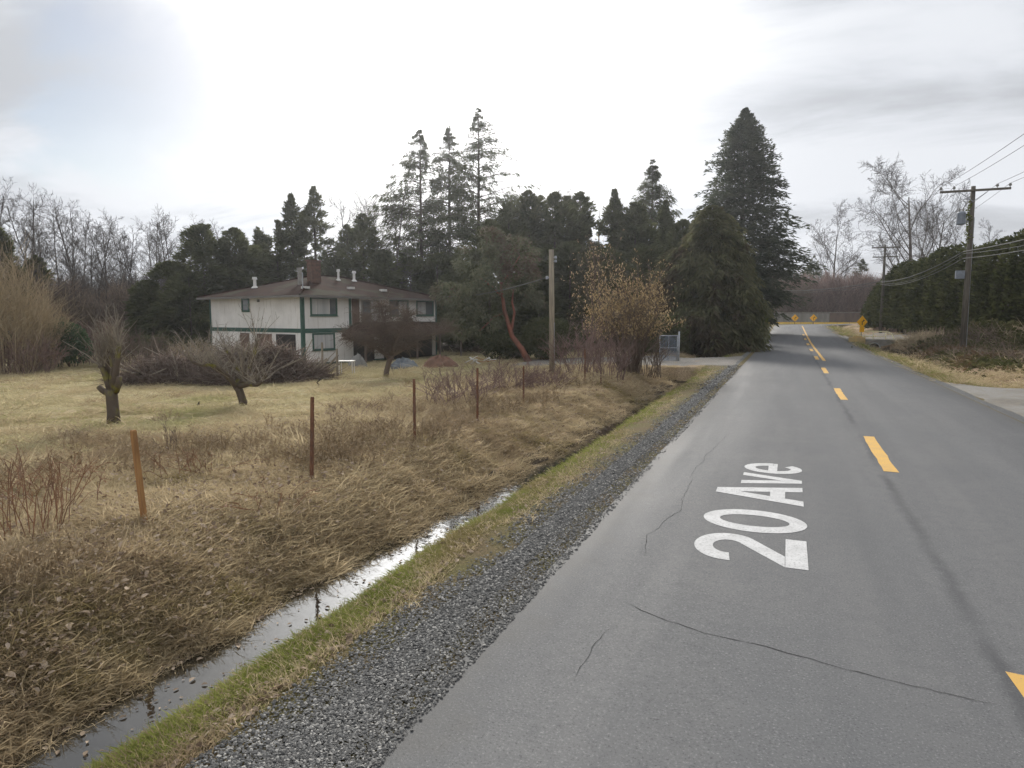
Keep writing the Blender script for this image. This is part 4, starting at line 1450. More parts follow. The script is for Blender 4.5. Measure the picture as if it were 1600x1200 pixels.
# golden shrub by the gate and the pale sapling behind it
def golden(name, label, px, D, ytop, spread, n, seed, leafn, mat='leaf_gold', hv=0.3, ls=0.125):
    b = base_at(px, D)
    H = at(px, ytop, D)[2] - b[2]
    root = thing(name, label, 'shrub', b)
    mb, tips = stems(seed, n, H, spread, 0.03, 9, 3, base=0.5, thin=0.008, hvar=hv)
    mb.build('stems', M['twig_brown'], root)
    rr = np.random.default_rng(seed)
    T = np.array([t[:] for t in tips if t.z > H * 0.40])
    k = rr.integers(0, len(T), leafn)
    P = T[k] + rr.normal(size=(leafn, 3)) * 0.10
    V, F = kites(P, norm(rr.normal(size=(leafn, 3)) + np.array([0, 0, -0.5])), ls * (0.6 + 0.9 * rr.random(leafn)), ls * 0.6 * (0.6 + 0.8 * rr.random(leafn)), rr, 0.4)
    mesh_obj('foliage', np_mesh('foliage', V, F), M[mat], root)
    return root


golden('golden_shrub', 'large rounded shrub with golden tan leaves at the ditch end by the gate', 984, 31, 436, 1.95, 60, 300, 5200, ls=0.095)
golden('pale_sapling', 'slim pale yellow sapling above and left of the golden shrub', 931, 40, 384, 0.5, 10, 301, 650, hv=0.15, ls=0.11)
# twiggy thickets on the ditch edge and round the field
def thicket(label, px, D, ytop, spread, n, seed, mat='twig_purple', name='thicket', side=7, sub=2, thin=0.006, group='twiggy thickets', base=None, r0=0.014, sy=1.0):
    b = base_at(px, D)
    H = at(px, ytop, D)[2] - b[2]
    root = thing(name, label, 'shrub', b, 0, group)
    mb, _ = stems(seed, n, H, spread, r0, side, sub, base=base or spread * 0.6, thin=thin, hvar=0.45)
    mb.build('stems', M[mat], root)
    return root


thicket('purple brown leafless thicket at the foot of the plain wooden pole', 905, 29, 497, 1.6, 52, 310)
thicket('purple brown leafless thicket under the golden shrub', 950, 28, 508, 1.4, 48, 311)
thicket('leafless thicket between the golden shrub and the gate', 1012, 31, 505, 1.1, 40, 312, 'twig_brown')
thicket('low reddish thicket in the field between third and fourth stakes', 715, 20, 570, 1.5, 60, 313, thin=0.005)
thicket('low purple thicket in the field just left of the wooden pole', 800, 24, 560, 1.6, 70, 314, thin=0.005)
thicket('low reddish thicket in front of the wooden pole', 855, 24, 575, 1.2, 60, 315, thin=0.005)
thicket('straggly weed clump in the field left of the third stake', 590, 15, 655, 0.8, 26, 316, 'twig_purple', side=4, thin=0.004, r0=0.006)
thicket('small straggly weed clump beyond the second stake', 545, 17, 625, 0.9, 24, 319, 'twig_purple', side=4, thin=0.004, r0=0.006)
thicket('straggly twig clump in the grass right of the pollarded tree', 255, 13.2, 652, 0.35, 8, 317, 'twig_brown', side=3, thin=0.004, r0=0.006, base=0.15)
GT = 'tan thickets at the left edge of the yard'
thicket('tall tan leafless thicket at the far left edge of the yard', 12, 40, 395, 2.4, 130, 320, 'twig_tan', thin=0.010, side=9, group=GT, r0=0.02)
thicket('tan leafless thicket right of the tall left edge thicket', 58, 43, 452, 2.0, 110, 321, 'twig_tan', thin=0.010, side=9, group=GT, r0=0.018)
thicket('brown leafless thicket behind the pollarded tree', 205, 46, 515, 2.6, 110, 322, 'twig_brown', thin=0.009, side=8, group=GT)
thicket('brown leafless thicket left of the green holly', 40, 40, 520, 2.2, 100, 323, 'twig_purple', thin=0.009, side=8, group=GT)
thicket('tan thicket between the brush pile and the house corner', 292, 48, 528, 2.2, 90, 324, 'twig_tan', thin=0.009, side=8, group=GT)
thicket('reddish thicket before the dark bush left of the house', 150, 48, 500, 2.4, 100, 325, 'twig_purple', thin=0.009, side=8, group=GT)
leaf_bush('holly_bush', 'glossy green holly bush behind the pollarded tree', 'bush', base_at(108, 45), 2.1, 1.8, 3.3, 'leaf_green', 5200, 330, 0.20)
leaf_bush('evergreen_bush', 'low rounded olive bush between the holly and the house', 'bush', base_at(248, 52), 1.7, 1.5, 2.2, 'needle_cedar', 3600, 331, 0.20)
leaf_bush('evergreen_bush', 'bright green bush at roadside in front of the big spruce', 'bush', base_at(1176, 57), 1.3, 1.2, 3.8, 'leaf_bright', 4200, 332, 0.18)
leaf_bush('evergreen_bush', 'dark shrub at the foot of the red-barked tree', 'bush', base_at(775, 47), 2.6, 1.5, 2.0, 'needle_dark', 4200, 333, 0.2)
leaf_bush('evergreen_bush', 'dark shrub behind the foot of the wooden pole', 'bush', base_at(870, 45), 2.6, 1.5, 2.8, 'needle_dark', 5200, 334, 0.2)
leaf_bush('evergreen_bush', 'dark shrub between golden shrub and gate', 'bush', base_at(1015, 46), 2.4, 1.6, 3.2, 'needle_dark', 5200, 335, 0.2)
leaf_bush('evergreen_bush', 'dark shrub under the olive cedar beyond the driveway', 'bush', base_at(1105, 52), 3.0, 1.6, 2.2, 'needle_dark', 6000, 336, 0.2)

# woodland undergrowth closing the view between the trunks
def undergrowth(name, pxs, Ds, tops, n, mat, seed, Lm=1.6, wd=0.05):
    r = np.random.default_rng(seed)
    t = r.random(n)
    px = np.interp(t, np.linspace(0, 1, len(pxs)), pxs)
    Dd = np.interp(t, np.linspace(0, 1, len(Ds)), Ds) + r.uniform(-4, 9, n)
    yt = np.interp(t, np.linspace(0, 1, len(tops)), tops)
    X = np.zeros((n, 3))
    th = (px - 800) / FOC
    X[:, :2] = _HF[None, :2] * Dd[:, None] + _R[None, :2] * (Dd * th)[:, None]
    g = ground_z(X[:, 0], X[:, 1])
    top = (494 - yt) * Dd / FOC + EYE - g
    top = top * (0.75 + 0.6 * fbm(px * 0.06, Dd * 0.1, seed) + 0.15)
    X[:, 2] = g + np.maximum(top, 0.4) * r.random(n) ** 0.8
    Dv = r.normal(size=(n, 3)) * 0.55 + np.array([0, 0, 0.9])
    V, F = twig_cloud(X, Dv, Lm * (0.4 + 0.9 * r.random(n)), wd * (0.5 + r.random(n)), r)
    o = mesh_obj(name, np_mesh(name, V, F), M[mat])
    return tag(o, None, None, None, 'stuff')


undergrowth('woodland_undergrowth', [-120, 0, 100, 200, 330], [60, 60, 62, 64, 66], [450, 450, 452, 458, 462], 30000, 'twig_brown', 401, 1.8, 0.055)
undergrowth('woodland_undergrowth', [-160, 400], [84, 84], [432, 440], 16000, 'twig_grey', 403, 2.4, 0.07)
undergrowth('woodland_undergrowth', [380, 700, 1100], [78, 80, 70], [462, 450, 450], 16000, 'bark_dark', 402, 2.2, 0.08)
undergrowth('far_thicket', [1215, 1290, 1370, 1420], [146, 146, 146, 140], [436, 432, 436, 440], 24000, 'twig_purple', 404, 2.8, 0.10)
undergrowth('far_thicket', [1195, 1240, 1260], [140, 141, 142], [425, 450, 445], 5000, 'twig_brown', 406, 2.6, 0.09)


# ------------------------------------------------------------------ hedge on the right
def make_hedge():
    r = np.random.default_rng(500)
    ctrl = np.array([(10.6, 99.0), (12.2, 88.0), (14.2, 74.0), (16.2, 62.0), (18.6, 50.0), (24, 38)])
    hts = np.array([4.8, 8.0, 8.4, 8.2, 8.6, 9.2])
    seg = np.concatenate([[0], np.cumsum(np.linalg.norm(np.diff(ctrl, axis=0), axis=1))])
    L = seg[-1]
    root = thing('hedge', 'tall dark green cedar hedge along the right side behind the poles', 'hedge', (14.2, 74.0, gz(14.2, 74.0)))
    o = np.array(root.location)

    def place(s, lat, hh):
        x, y = np.interp(s, seg, ctrl[:, 0]), np.interp(s, seg, ctrl[:, 1])
        x2, y2 = np.interp(s + 0.1, seg, ctrl[:, 0]), np.interp(s + 0.1, seg, ctrl[:, 1])
        t = norm(np.stack([x2 - x + 1e-6, y2 - y - 1e-6], -1))
        nrm = np.stack([t[:, 1], -t[:, 0]], -1)   # towards the road (left)
        X = np.stack([x + nrm[:, 0] * lat, y + nrm[:, 1] * lat], -1)
        return X, nrm
    n = 62000
    s = L * r.random(n) ** 1.0
    u = r.random(n)
    lobe = np.abs(np.sin(s * 2.2 + 0.7 * np.sin(s * 0.9)))
    top = np.interp(s, seg, hts) * (0.93 + 0.16 * fbm(s * 0.5, s * 0, 9) + 0.05 * lobe)
    top = top * np.minimum(1, 0.72 + 0.28 * s / 2.5)
    q = r.random(n)
    h = top * (0.07 + 0.93 * q)
    half = (1.5 + 0.35 * lobe + 0.5 * fbm(s * 1.2, h * 0.8, 6)) * np.sqrt(np.clip(1.04 - (h / top) ** 5, 0, 1)) * (0.8 + 0.2 * np.minimum(1, h / 1.5))
    sidesgn = np.where(u < 0.72, 1.0, -1.0)
    lat = sidesgn * half * (0.72 + 0.36 * r.random(n))
    X, nrm = place(s, lat, h)
    P = np.concatenate([X, (ground_z(X[:, 0], X[:, 1]) + h)[:, None]], 1) - o
    Dv = np.concatenate([nrm * (sidesgn * 0.6)[:, None], np.full((n, 1), 0.55)], 1) + r.normal(size=(n, 3)) * 0.45
    V, F = kites(P, norm(Dv), 0.42 * (0.5 + 0.9 * r.random(n)), 0.17 * (0.6 + 0.8 * r.random(n)), r, 0.15)
    mesh_obj('foliage', np_mesh('foliage', V, F), M['needle_hedge'], root)
    # opaque dark core inside, keeps the hedge from being see-through
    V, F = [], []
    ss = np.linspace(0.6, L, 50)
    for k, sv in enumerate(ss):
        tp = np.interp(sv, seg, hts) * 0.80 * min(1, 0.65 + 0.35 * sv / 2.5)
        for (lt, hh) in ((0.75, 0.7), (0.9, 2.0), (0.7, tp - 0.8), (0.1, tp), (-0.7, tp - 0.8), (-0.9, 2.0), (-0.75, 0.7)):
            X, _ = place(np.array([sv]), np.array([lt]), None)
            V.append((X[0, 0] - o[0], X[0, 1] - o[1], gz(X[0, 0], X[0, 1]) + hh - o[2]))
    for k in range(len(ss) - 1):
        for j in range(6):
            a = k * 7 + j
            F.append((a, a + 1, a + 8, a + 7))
    mesh_obj('inner_core', np_mesh('inner_core', V, F), M['bark_dark'], root)
    for sv in np.arange(0.8, L, 1.5):
        X, _ = place(np.array([sv]), np.array([0.25]), None)
        z = gz(X[0, 0], X[0, 1])
        MB().tube([(X[0, 0] - o[0], X[0, 1] - o[1], z - o[2] - 0.1), (X[0, 0] - o[0], X[0, 1] - o[1], z - o[2] + 1.3)], [0.13, 0.10], 6).build('trunk', M['bark_dark'], root)


make_hedge()

# weathered board fence in front of the hedge foot
fz = thing('board_fence', 'low weathered reddish board fence at the foot of the hedge', 'fence', (9.6, 95.0, gz(9.6, 95)))
fo_ = Vector(fz.location)
pa, pb = np.array([9.8, 96.0]), np.array([13.0, 71.0])
mbd = None
nbd = 46
for k in range(nbd):
    p = pa + (pb - pa) * k / (nbd - 1)
    if random.random() < 0.18:
        continue
    ang = math.atan2(pb[1] - pa[1], pb[0] - pa[0])
    if mbd is None:
        mbd = MB().box((0, 0, 0.6), (0.34, 0.03, 1.3)).build('board', M['board_red'], fz)
        bo = mbd
    else:
        bo = mbd.copy()
        C.objects.link(bo)
        bo.parent = fz
    bo.location = Vector((p[0], p[1], gz(p[0], p[1]))) - fo_
    bo.rotation_euler = (random.gauss(0, 0.03), random.gauss(0, 0.04), ang)
    bo.scale = (1, 1, random.uniform(0.8, 1.12))

# ------------------------------------------------------------------ utility poles and wires
pz = gz(10.25, 50.1)
DP = float(np.dot((10.25, 50.1), _HF[:2]))
pole_h = at(1512, 291, DP)[2] - pz


def utility_pole(loc, H, label, near=True):
    root = thing('utility_pole', label, 'utility pole', loc, 0, 'utility poles along the right side')
    MB().tube([(0, 0, -0.3), (0.02, 0, H * 0.5), (0, 0, H)], [0.19, 0.16, 0.125], 12).build('pole', M['pole_wood'], root, smooth=True)
    arm = MB().box((0.05, -0.18, H - 0.28), (3.7 if near else 2.9, 0.11, 0.13)).build('crossarm', M['pole_wood'], root)
    for x in ((-1.75, -1.05, 1.2, 1.85) if near else (-1.3, -0.6, 0.7, 1.4)):
        mb = MB().tube([(x, -0.18, H - 0.21), (x, -0.18, H - 0.10)], [0.02, 0.02], 6)
        mb.tube([(x, -0.18, H - 0.13), (x, -0.18, H - 0.06), (x, -0.18, H + 0.03)], [0.075, 0.09, 0.05], 8)
        mb.build('insulator', M['board_grey'], arm)
    for sx in (-1, 1):
        MB().tube([(sx * 0.75, -0.24, H - 0.36), (0, -0.18, H - 0.95)], 0.022, 5).build('brace', M['galv'], root)
    return root


near_pole = utility_pole((10.25, 50.1, pz), pole_h, 'near wooden utility pole with crossarm, transformer and meter box')
tz = at(1497, 340, DP)[2] - pz
tr = MB().tube([(-0.55, -0.05, tz - 0.42), (-0.55, -0.05, tz - 0.36), (-0.55, -0.05, tz + 0.30), (-0.55, -0.05, tz + 0.38)], [0.20, 0.25, 0.25, 0.18], 14)
tr = tr.build('transformer', M['grey_paint'], near_pole, smooth=False)
for x in (-0.66, -0.46):
    MB().tube([(x, -0.05, tz + 0.36), (x, -0.05, tz + 0.62)], [0.05, 0.03], 7).build('bushing', M['board_grey'], tr)
MB().box((-0.22, 0, tz + 0.1), (0.2, 0.08, 0.10)).box((-0.22, 0, tz - 0.2), (0.2, 0.08, 0.10)).build('bracket', M['galv'], tr)
bz = at(1494, 429, DP)[2] - pz
MB().box((-0.42, -0.08, bz), (0.48, 0.26, 0.50)).build('meter_box', M['grey_paint'], near_pole)
MB().tube([(0.18, -0.06, 0), (0.15, -0.05, bz), (0.15, -0.04, tz)], 0.028, 6).build('conduit', M['galv'], near_pole)
mb = MB()
rr = np.random.default_rng(3)
n = 260
zz = rr.uniform(tz - 1.6, pole_h - 0.9, n)
Pv = np.stack([-0.14 + rr.normal(size=n) * 0.07, rr.normal(size=n) * 0.14 - 0.05, zz], -1)
V, F = kites(Pv, norm(rr.normal(size=(n, 3))), np.full(n, 0.16), np.full(n, 0.11), rr)
mesh_obj('ivy', np_mesh('ivy', V, F), M['leaf_bright'], near_pole)
p2 = (9.97, 89.0, gz(9.97, 89))
D2p = float(np.dot(p2[:2], _HF[:2]))
h2 = at(1376, 383, D2p)[2] - p2[2]
far_pole = utility_pole(p2, h2, 'far wooden utility pole with two crossarms in front of the hedge', False)
MB().box((0.05, -0.15, h2 - 1.35), (2.6, 0.10, 0.11)).build('crossarm', M['pole_wood'], far_pole)


def wire(a, b, sag, r, label, group, name='overhead_wire', m='wire_grey', n=26):
    a, b = Vector(a), Vector(b)
    pts = []
    for i in range(n + 1):
        t = i / n
        p = a.lerp(b, t)
        p.z -= 4 * sag * t * (1 - t)
        pts.append(p - a)
    o = MB().tube(pts, r, 5).build(name, M[m], None, True, a)
    return tag(o, label, 'wire', group)


GW = 'overhead wires along the right side'
cz_ = at(1508, 396, DP)[2]
behind = (10.6, -6.0)
for k, (dzz, rr_, lab) in enumerate([(0.12, 0.034, 'thick upper cable of the low bundle on the poles'), (-0.30, 0.024, 'thin lower cable of the low bundle on the poles'), (0.0, 0.016, 'thin cable running just under the thick upper one')]):
    wire((9.95, 50.0, cz_ + dzz), (9.7, 89, cz_ + dzz * 0.8 + 0.05), 0.55 + 0.12 * k, rr_, lab + ', between the two poles', GW)
    wire((9.95, 50.0, cz_ + dzz), (10.3, 4.0, cz_ + dzz - 0.2), 0.55 + 0.1 * k, rr_, lab + ', right of the near pole', GW)
    wire((9.7, 89, cz_ + dzz * 0.8 + 0.05), (-6.5, 122, cz_ + 0.9 + dzz * 0.6), 0.8, rr_, lab + ', left of the far pole', GW)
for k, x in enumerate((-1.75, -1.05, 1.2, 1.85)):
    wire((10.25 + x, 49.9, pz + pole_h + 0.03), (9.97 + (-1.3, -0.6, 0.7, 1.4)[k], 88.8, p2[2] + h2 + 0.03), 0.7, 0.011, 'thin top wire between the two poles, ' + ('leftmost', 'second from left', 'second from right', 'rightmost')[k] + ' on the crossarms', 'thin top wires', m='wire_black')
    wire((10.25 + x, 49.9, pz + pole_h + 0.03), (10.9 + x, 2.0, pz + pole_h + 0.3), 0.7, 0.012, 'thin top wire rising right from the near crossarm, ' + ('leftmost', 'second from left', 'second from right', 'rightmost')[k] + ' insulator', 'thin top wires', m='wire_grey')

# plain wooden pole in the field
b3 = gp(866, 592, -0.25)
b3 = np.array([-10.0, 28.9, 0])
b3[2] = gz(b3[0], b3[1])
D3p = float(np.dot(b3[:2], _HF[:2]))
h3 = at(863, 390, D3p)[2] - b3[2]
wp = thing('wooden_pole', 'plain pale wooden service pole standing at the field edge near the golden shrub', 'pole', b3)
MB().tube([(0.05, 0, -0.3), (0.02, 0, h3 * 0.5), (-0.02, 0, h3)], [0.135, 0.125, 0.115], 12).build('pole', M['pole_pale'], wp, smooth=True)
for dz_ in (0.35, 0.52):
    mb = MB().tube([(0.10, -0.03, h3 - dz_), (0.24, -0.05, h3 - dz_)], 0.02, 6).tube([(0.20, -0.05, h3 - dz_ - 0.05), (0.20, -0.05, h3 - dz_ + 0.06)], [0.06, 0.05], 8)
    mb.build('insulator', M['galv'], wp)
hz_ = at(862, 434, D3p)[2] - b3[2]
MB().tube([(-0.08, -0.03, hz_), (-0.24, -0.08, hz_ + 0.02)], 0.03, 6).tube([(-0.20, -0.06, hz_ - 0.06), (-0.20, -0.06, hz_ + 0.08)], [0.06, 0.06], 8).build('insulator', M['galv'], wp)
MB().tube([(0.15, -0.02, -0.1), (0.13, -0.02, h3 * 0.42)], 0.03, 6).build('conduit', M['galv'], wp)
he = house.matrix_basis @ Vector((HU + 0.3, -0.4, HW + 0.1))
hu = Vector((-30.2, 36.2, HG)) + Vector((math.cos(UA), math.sin(UA), 0)) * (HU - 0.2) + Vector((0.3, -0.1, HW + 0.25))
wire((b3[0] - 0.24, b3[1] - 0.08, b3[2] + hz_), hu, 0.35, 0.022, 'service wire from the plain wooden pole to the house', None)

# ------------------------------------------------------------------ stakes along the ditch
stk = [((208, 672), (226, 817), 'stake_wood', 0.027, 'thick orange brown wooden stake leaning at lower left, nearest of the row'),
       ((488, 620), (487, 752), 'stake_rust', 0.022, 'second stake, rust brown and upright, in the middle of the bank'),
       ((647, 592), (648, 692), 'stake_rust', 0.021, 'third rust brown stake, right of the second one'),
       ((746, 575), (746, 660), 'stake_rust', 0.021, 'fourth rust brown stake, in front of the purple thicket'),
       ((818, 572), (818, 630), 'stake_rust', 0.021, 'fifth slender stake, left of the plain wooden pole'),
       ((914, 545), (914, 600), 'stake_rust', 0.021, 'sixth slender stake right of the wooden pole'),
       ((939, 590), (939, 612), 'stake_rust', 0.021, 'short last stake below the golden shrub')]
for (tp, bt, m, w, lab) in stk:
    b = gp(bt[0], bt[1], -0.12)
    b[2] = gz(b[0], b[1])
    b = gp(bt[0], bt[1], b[2])
    Dk = float(np.dot(b[:2], _HF[:2]))
    t = at(tp[0], tp[1], Dk) - b
    mb = MB()
    t = Vector(t)
    Mx = Vector((0, 0, 1)).rotation_difference(t.normalized()).to_matrix().to_4x4()
    L = t.length
    vs = []
    for zz_, ww in ((-0.25, 1), (L * 0.5, 1.0), (L - 0.02, 0.98), (L, 0.8)):
        for a_, c_ in ((-1, -1), (1, -1), (1, 1), (-1, 1)):
            vs.append((Mx @ Vector((a_ * w * ww, c_ * w * ww, zz_)))[:])
    fs = []
    for i in range(3):
        for k in range(4):
            fs.append((i * 4 + k, i * 4 + (k + 1) % 4, i * 4 + 4 + (k + 1) % 4, i * 4 + 4 + k))
    fs += [(3, 2, 1, 0), (12, 13, 14, 15)]
    mb.add(vs, fs)
    tag(mb.build('stake', M[m], None, False, b), lab, 'stake', 'stakes along the ditch')

# ------------------------------------------------------------------ gate at the driveway
gb = np.array([-6.35, 39.0, 0])
gb[2] = gz(gb[0], gb[1])
gate = thing('chain_link_gate', 'open blue grey chain-link gate leaf at the left driveway', 'gate', gb, YAW + 0.1)
mb = MB()
for x in (-0.52, 0.52):
    mb.tube([(x, 0, 0.02), (x, 0, 1.5)], 0.028, 8)
for z in (0.06, 0.78, 1.48):
    mb.tube([(-0.52, 0, z), (0.52, 0, z)], 0.022, 8)
mb.tube([(0.0, 0, 0.06), (0.0, 0, 1.48)], 0.014, 6)
mb.build('frame', M['galv'], gate, smooth=True)
M['mesh_wire'] = pbr('mesh_wire', (0.20, 0.24, 0.31), 0.5, metal=0.3)
mb = MB()
k = -1.5
while k < 0.55:
    for s in (1, -1):
        pts = []
        for (x, z) in ((k, 0.07), (k + 1.4, 1.47)):
            pts.append((x, z))
        (xa, za), (xb, zb) = pts
        ta, tb = max(0, (-0.5 - xa) / 1.4), min(1, (0.5 - xa) / 1.4)
        if tb > ta:
            A_ = (s * (xa + 1.4 * ta), 0.004 * s, za + 1.4 * ta)
            B_ = (s * (xa + 1.4 * tb), 0.004 * s, za + 1.4 * tb)
            mb.tube([A_, B_], 0.006, 3, cap=False)
    k += 0.065
o = mb.build('chain_link', M['mesh_wire'], gate)
o['kind'] = 'stuff'
MB().tube([(0.62, 0.02, -0.3), (0.62, 0.02, 1.72)], 0.045, 10).build('gate_post', M['galv'], gate, smooth=True)
MB().box((0.575, 0.01, 0.4), (0.05, 0.03, 0.06)).box((0.575, 0.01, 1.2), (0.05, 0.03, 0.06)).build('hinge', M['galv'], gate)

# ------------------------------------------------------------------ far bend: boarded barrier, yellow kerb, warning signs
bar = thing('barrier_wall', 'long low grey and brown panelled barrier across the far bend', 'barrier', (4.0, 136.2, 1.1))
for k in range(15):
    x = -8.2 + 2.0 * k
    m = 'board_grey' if k < 6 else 'board_brown'
    o = MB().box((x, 0, 0.95), (1.92, 0.10, 1.9)).build('panel', M[m], bar)
    if k < 15:
        MB().box((x + 1.0, -0.02, 0.98), (0.10, 0.16, 2.0)).build('post', M[m], bar)
MB().box((5.8, -0.02, 2.02), (30.2, 0.22, 0.10)).build('top_rail', M['concrete'], bar)
for k in range(13):
    x = -7.0 + 2.02 * k
    o = MB()
    prof = [(-0.22, 0), (0.22, 0), (0.12, 0.16), (0.10, 0.30), (-0.10, 0.30), (-0.12, 0.16)]
    vs = [(sx * 0.97, p[0], p[1]) for sx in (-1, 1) for p in prof]
    fs = [(0, 1, 2, 3, 4, 5)[::-1], tuple(range(6, 12))] + [(i, (i + 1) % 6, 6 + (i + 1) % 6, 6 + i) for i in range(6)]
    o.add(vs, fs)
    tag(o.build('barrier_block', M['yellow_paint'], None, False, (4 + x, 135.35, 1.06)), 'low yellow barrier block in the line along the far bend', 'barrier block', 'yellow barrier blocks')


def diamond(root, size, z, m='sign_orange', arrow=True, off=0.0, ang=0.0):
    s = size / math.sqrt(2)
    vs = [(math.cos(a) * s, y, z + math.sin(a) * s) for y in (-0.012 + off, 0.0 + off) for a in (0, PI / 2, PI, 3 * PI / 2)]
    mb = MB()
    mb.add(vs, [(0, 1, 2, 3), (7, 6, 5, 4), (0, 4, 5, 1), (1, 5, 6, 2), (2, 6, 7, 3), (3, 7, 4, 0)])
    pl = mb.build('sign_plate', M[m], root)
    if arrow:
        y = -0.016 + off
        mb = MB()
        k = size
        mb.add([(-0.05 * k, y, z - 0.34 * k), (0.05 * k, y, z - 0.34 * k), (0.05 * k, y, z), (-0.05 * k, y, z + 0.04 * k), (0.18 * k, y, z + 0.09 * k), (0.18 * k, y, z + 0.19 * k)], [(0, 1, 2, 3), (3, 2, 4, 5)])
        mb.add([(0.10 * k, y, z + 0.26 * k), (0.14 * k, y, z - 0.01 * k), (0.34 * k, y, z + 0.19 * k)], [(0, 1, 2)])
        mb.build('arrow_symbol', M['black_paint'], pl)
    return pl


for i, (px, lab) in enumerate([(1242, 'small orange diamond warning sign at left of the far bend'), (1271, 'small orange diamond warning sign near the middle of the far bend')]):
    p = at(px, 500, 119.5)
    p[2] = 1.1
    s = thing('warning_sign', lab, 'sign', p, YAW)
    MB().tube([(0, 0.03, -0.1), (0, 0.03, 1.1)], 0.05, 8).build('post', M['pole_wood'], s)
    diamond(s, 0.95, 1.05, 'sign_orange', True)
# sign, headwall and railing at the right
sg = np.array([6.35, 70.6, 0])
sg[2] = gz(sg[0], sg[1])
s = thing('warning_sign', 'yellow orange diamond warning sign with tab beside the right culvert', 'sign', sg, YAW + 0.25)
Dsg = float(np.dot(sg[:2], _HF[:2]))
zt = at(1345, 505, Dsg)[2] - sg[2]
MB().tube([(0, 0.04, -0.3), (0, 0.04, zt + 0.3)], 0.035, 8).build('post', M['galv'], s)
diamond(s, 0.84, zt + 0.12, 'sign_orange', True)
MB().box((0.02, 0.012, zt - 0.58), (0.52, 0.012, 0.50)).build('sign_tab', M['sign_orange'], s)
cul = thing('culvert', 'dark concrete culvert headwall over the right ditch', 'culvert', (7.5, 70.3, gz(9.6, 70.3)))
MB().box((-0.02, 0, -0.45), (3.2, 0.25, 1.3)).build('headwall', M['concrete'], cul)
mb = MB()
mb.tube([(-0.1, -0.16, -0.62), (-0.1, -0.135, -0.62)], [0.46, 0.46], 18)
mb.build('pipe_opening', M['shade_dark'], cul)
mb = MB()
N_ = 18
vs, fs = [], []
for i in range(N_):
    a = 2 * PI * i / N_
    for (rad, y) in ((0.46, -0.14), (0.46, -0.26), (0.54, -0.26), (0.54, -0.14)):
        vs.append((-0.1 + math.cos(a) * rad, y, -0.62 + math.sin(a) * rad))
for i in range(N_):
    j = (i + 1) % N_
    for k in range(3):
        fs.append((i * 4 + k, j * 4 + k, j * 4 + k + 1, i * 4 + k + 1))
mb.add(vs, fs)
mb.build('pipe_rim', M['galv'], cul)
blk = gp(1333, 534, 0.0)
bl = MB().box((0, 0, 0.18), (1.35, 0.7, 0.5)).box((0.05, 0.05, 0.50), (0.75, 0.45, 0.16))
bk = np.array([5.95, 70.2, 0])
bk[2] = gz(bk[0], bk[1])
tag(bl.build('concrete_block', M['concrete_tan'], None, False, bk), 'tan concrete block at the left end of the right culvert', 'concrete block')
rl = thing('pipe_railing', 'pale yellow pipe railing above the right culvert', 'railing', (7.6, 71.3, gz(7.6, 71.3)))
M['rail_cream'] = pbr('rail_cream', (0.80, 0.74, 0.46), 0.6, (0.7, 0.64, 0.42), 4)
mb = MB().tube([(-1.4, 0, 0.95), (0.9, 0, 0.95), (1.25, -0.35, 0.80), (1.55, -0.8, 0.0), (1.6, -0.9, -0.3)], 0.045, 8)
mb.build('rail', M['rail_cream'], rl, smooth=True)
for x in (-1.3, -0.2, 0.85):
    MB().tube([(x, 0, -0.2), (x, 0, 0.95)], 0.04, 8).build('post', M['rail_cream'], rl, smooth=True)
MB().tube([(-1.3, 0, 0.48), (0.85, 0, 0.48)], 0.03, 8).build('rail', M['rail_cream'], rl, smooth=True)

# ------------------------------------------------------------------ piles in the yard
def brush_pile(label, px, D, w, dpt, h, seed, n=2600, m='twig_pile'):
    r = np.random.default_rng(seed)
    b = base_at(px, D)
    root = thing('brush_pile', label, 'brush pile', b, YAW, 'brush piles before the house')
    a = r.random(n) * 2 * PI
    q = np.sqrt(r.random(n))
    x, y = np.cos(a) * q * w, np.sin(a) * q * dpt
    top = h * np.clip(1 - q ** 2.2, 0.05, 1) * (0.75 + 0.8 * (fbm(x * 0.9, y * 0.9, seed) + 0.25))
    z = top * r.random(n) ** 0.55
    P = np.stack([x, y, z], -1)
    Dv = r.normal(size=(n, 3)) * np.array([1.2, 1.0, 0.6]) + np.array([0, 0, 0.22])
    V, F = twig_cloud(P, Dv, 0.7 + 1.0 * r.random(n), 0.022 + 0.03 * r.random(n), r)
    o = mesh_obj('twigs', np_mesh('twigs', V, F), M[m], root)
    o['kind'] = 'stuff'
    proto = None
    R = random.Random(seed)
    for k in range(40):
        if proto is None:
            mb = MB().tube([(-1.3, 0, 0), (-0.4, 0.08, 0.06), (0.5, 0.02, 0.04), (1.4, 0.15, 0.12)], [0.06, 0.05, 0.04, 0.02], 6)
            mb.tube([(0.2, 0.04, 0.05), (0.9, 0.3, 0.25)], [0.03, 0.012], 4)
            proto = mb.build('branch', M['dead_wood'], root)
            o = proto
        else:
            o = proto.copy()
            C.objects.link(o)
            o.parent = root
        i = R.randrange(n)
        o.location = (x[i] * 0.85, y[i] * 0.9, float(top[i]) * R.uniform(0.7, 1.05))
        o.rotation_euler = (R.gauss(0, 0.4), R.gauss(0, 0.5), R.uniform(0, 6.28))
        s = R.uniform(0.45, 1.25)
        o.scale = (s, s * 0.8, s * 0.8)
    # heavy mass inside the pile
    return root


brush_pile('wide pile of cut brush behind the leaning fruit tree, left of the house door', 275, 33.5, 3.3, 1.9, 1.35, 600, 3600)
brush_pile('taller heap of cut brush against the left corner of the house', 400, 33, 3.0, 1.8, 1.95, 601, 4200)
brush_pile('small brush heap right under the lower corner window', 474, 33.5, 1.2, 1.1, 0.75, 602, 900)


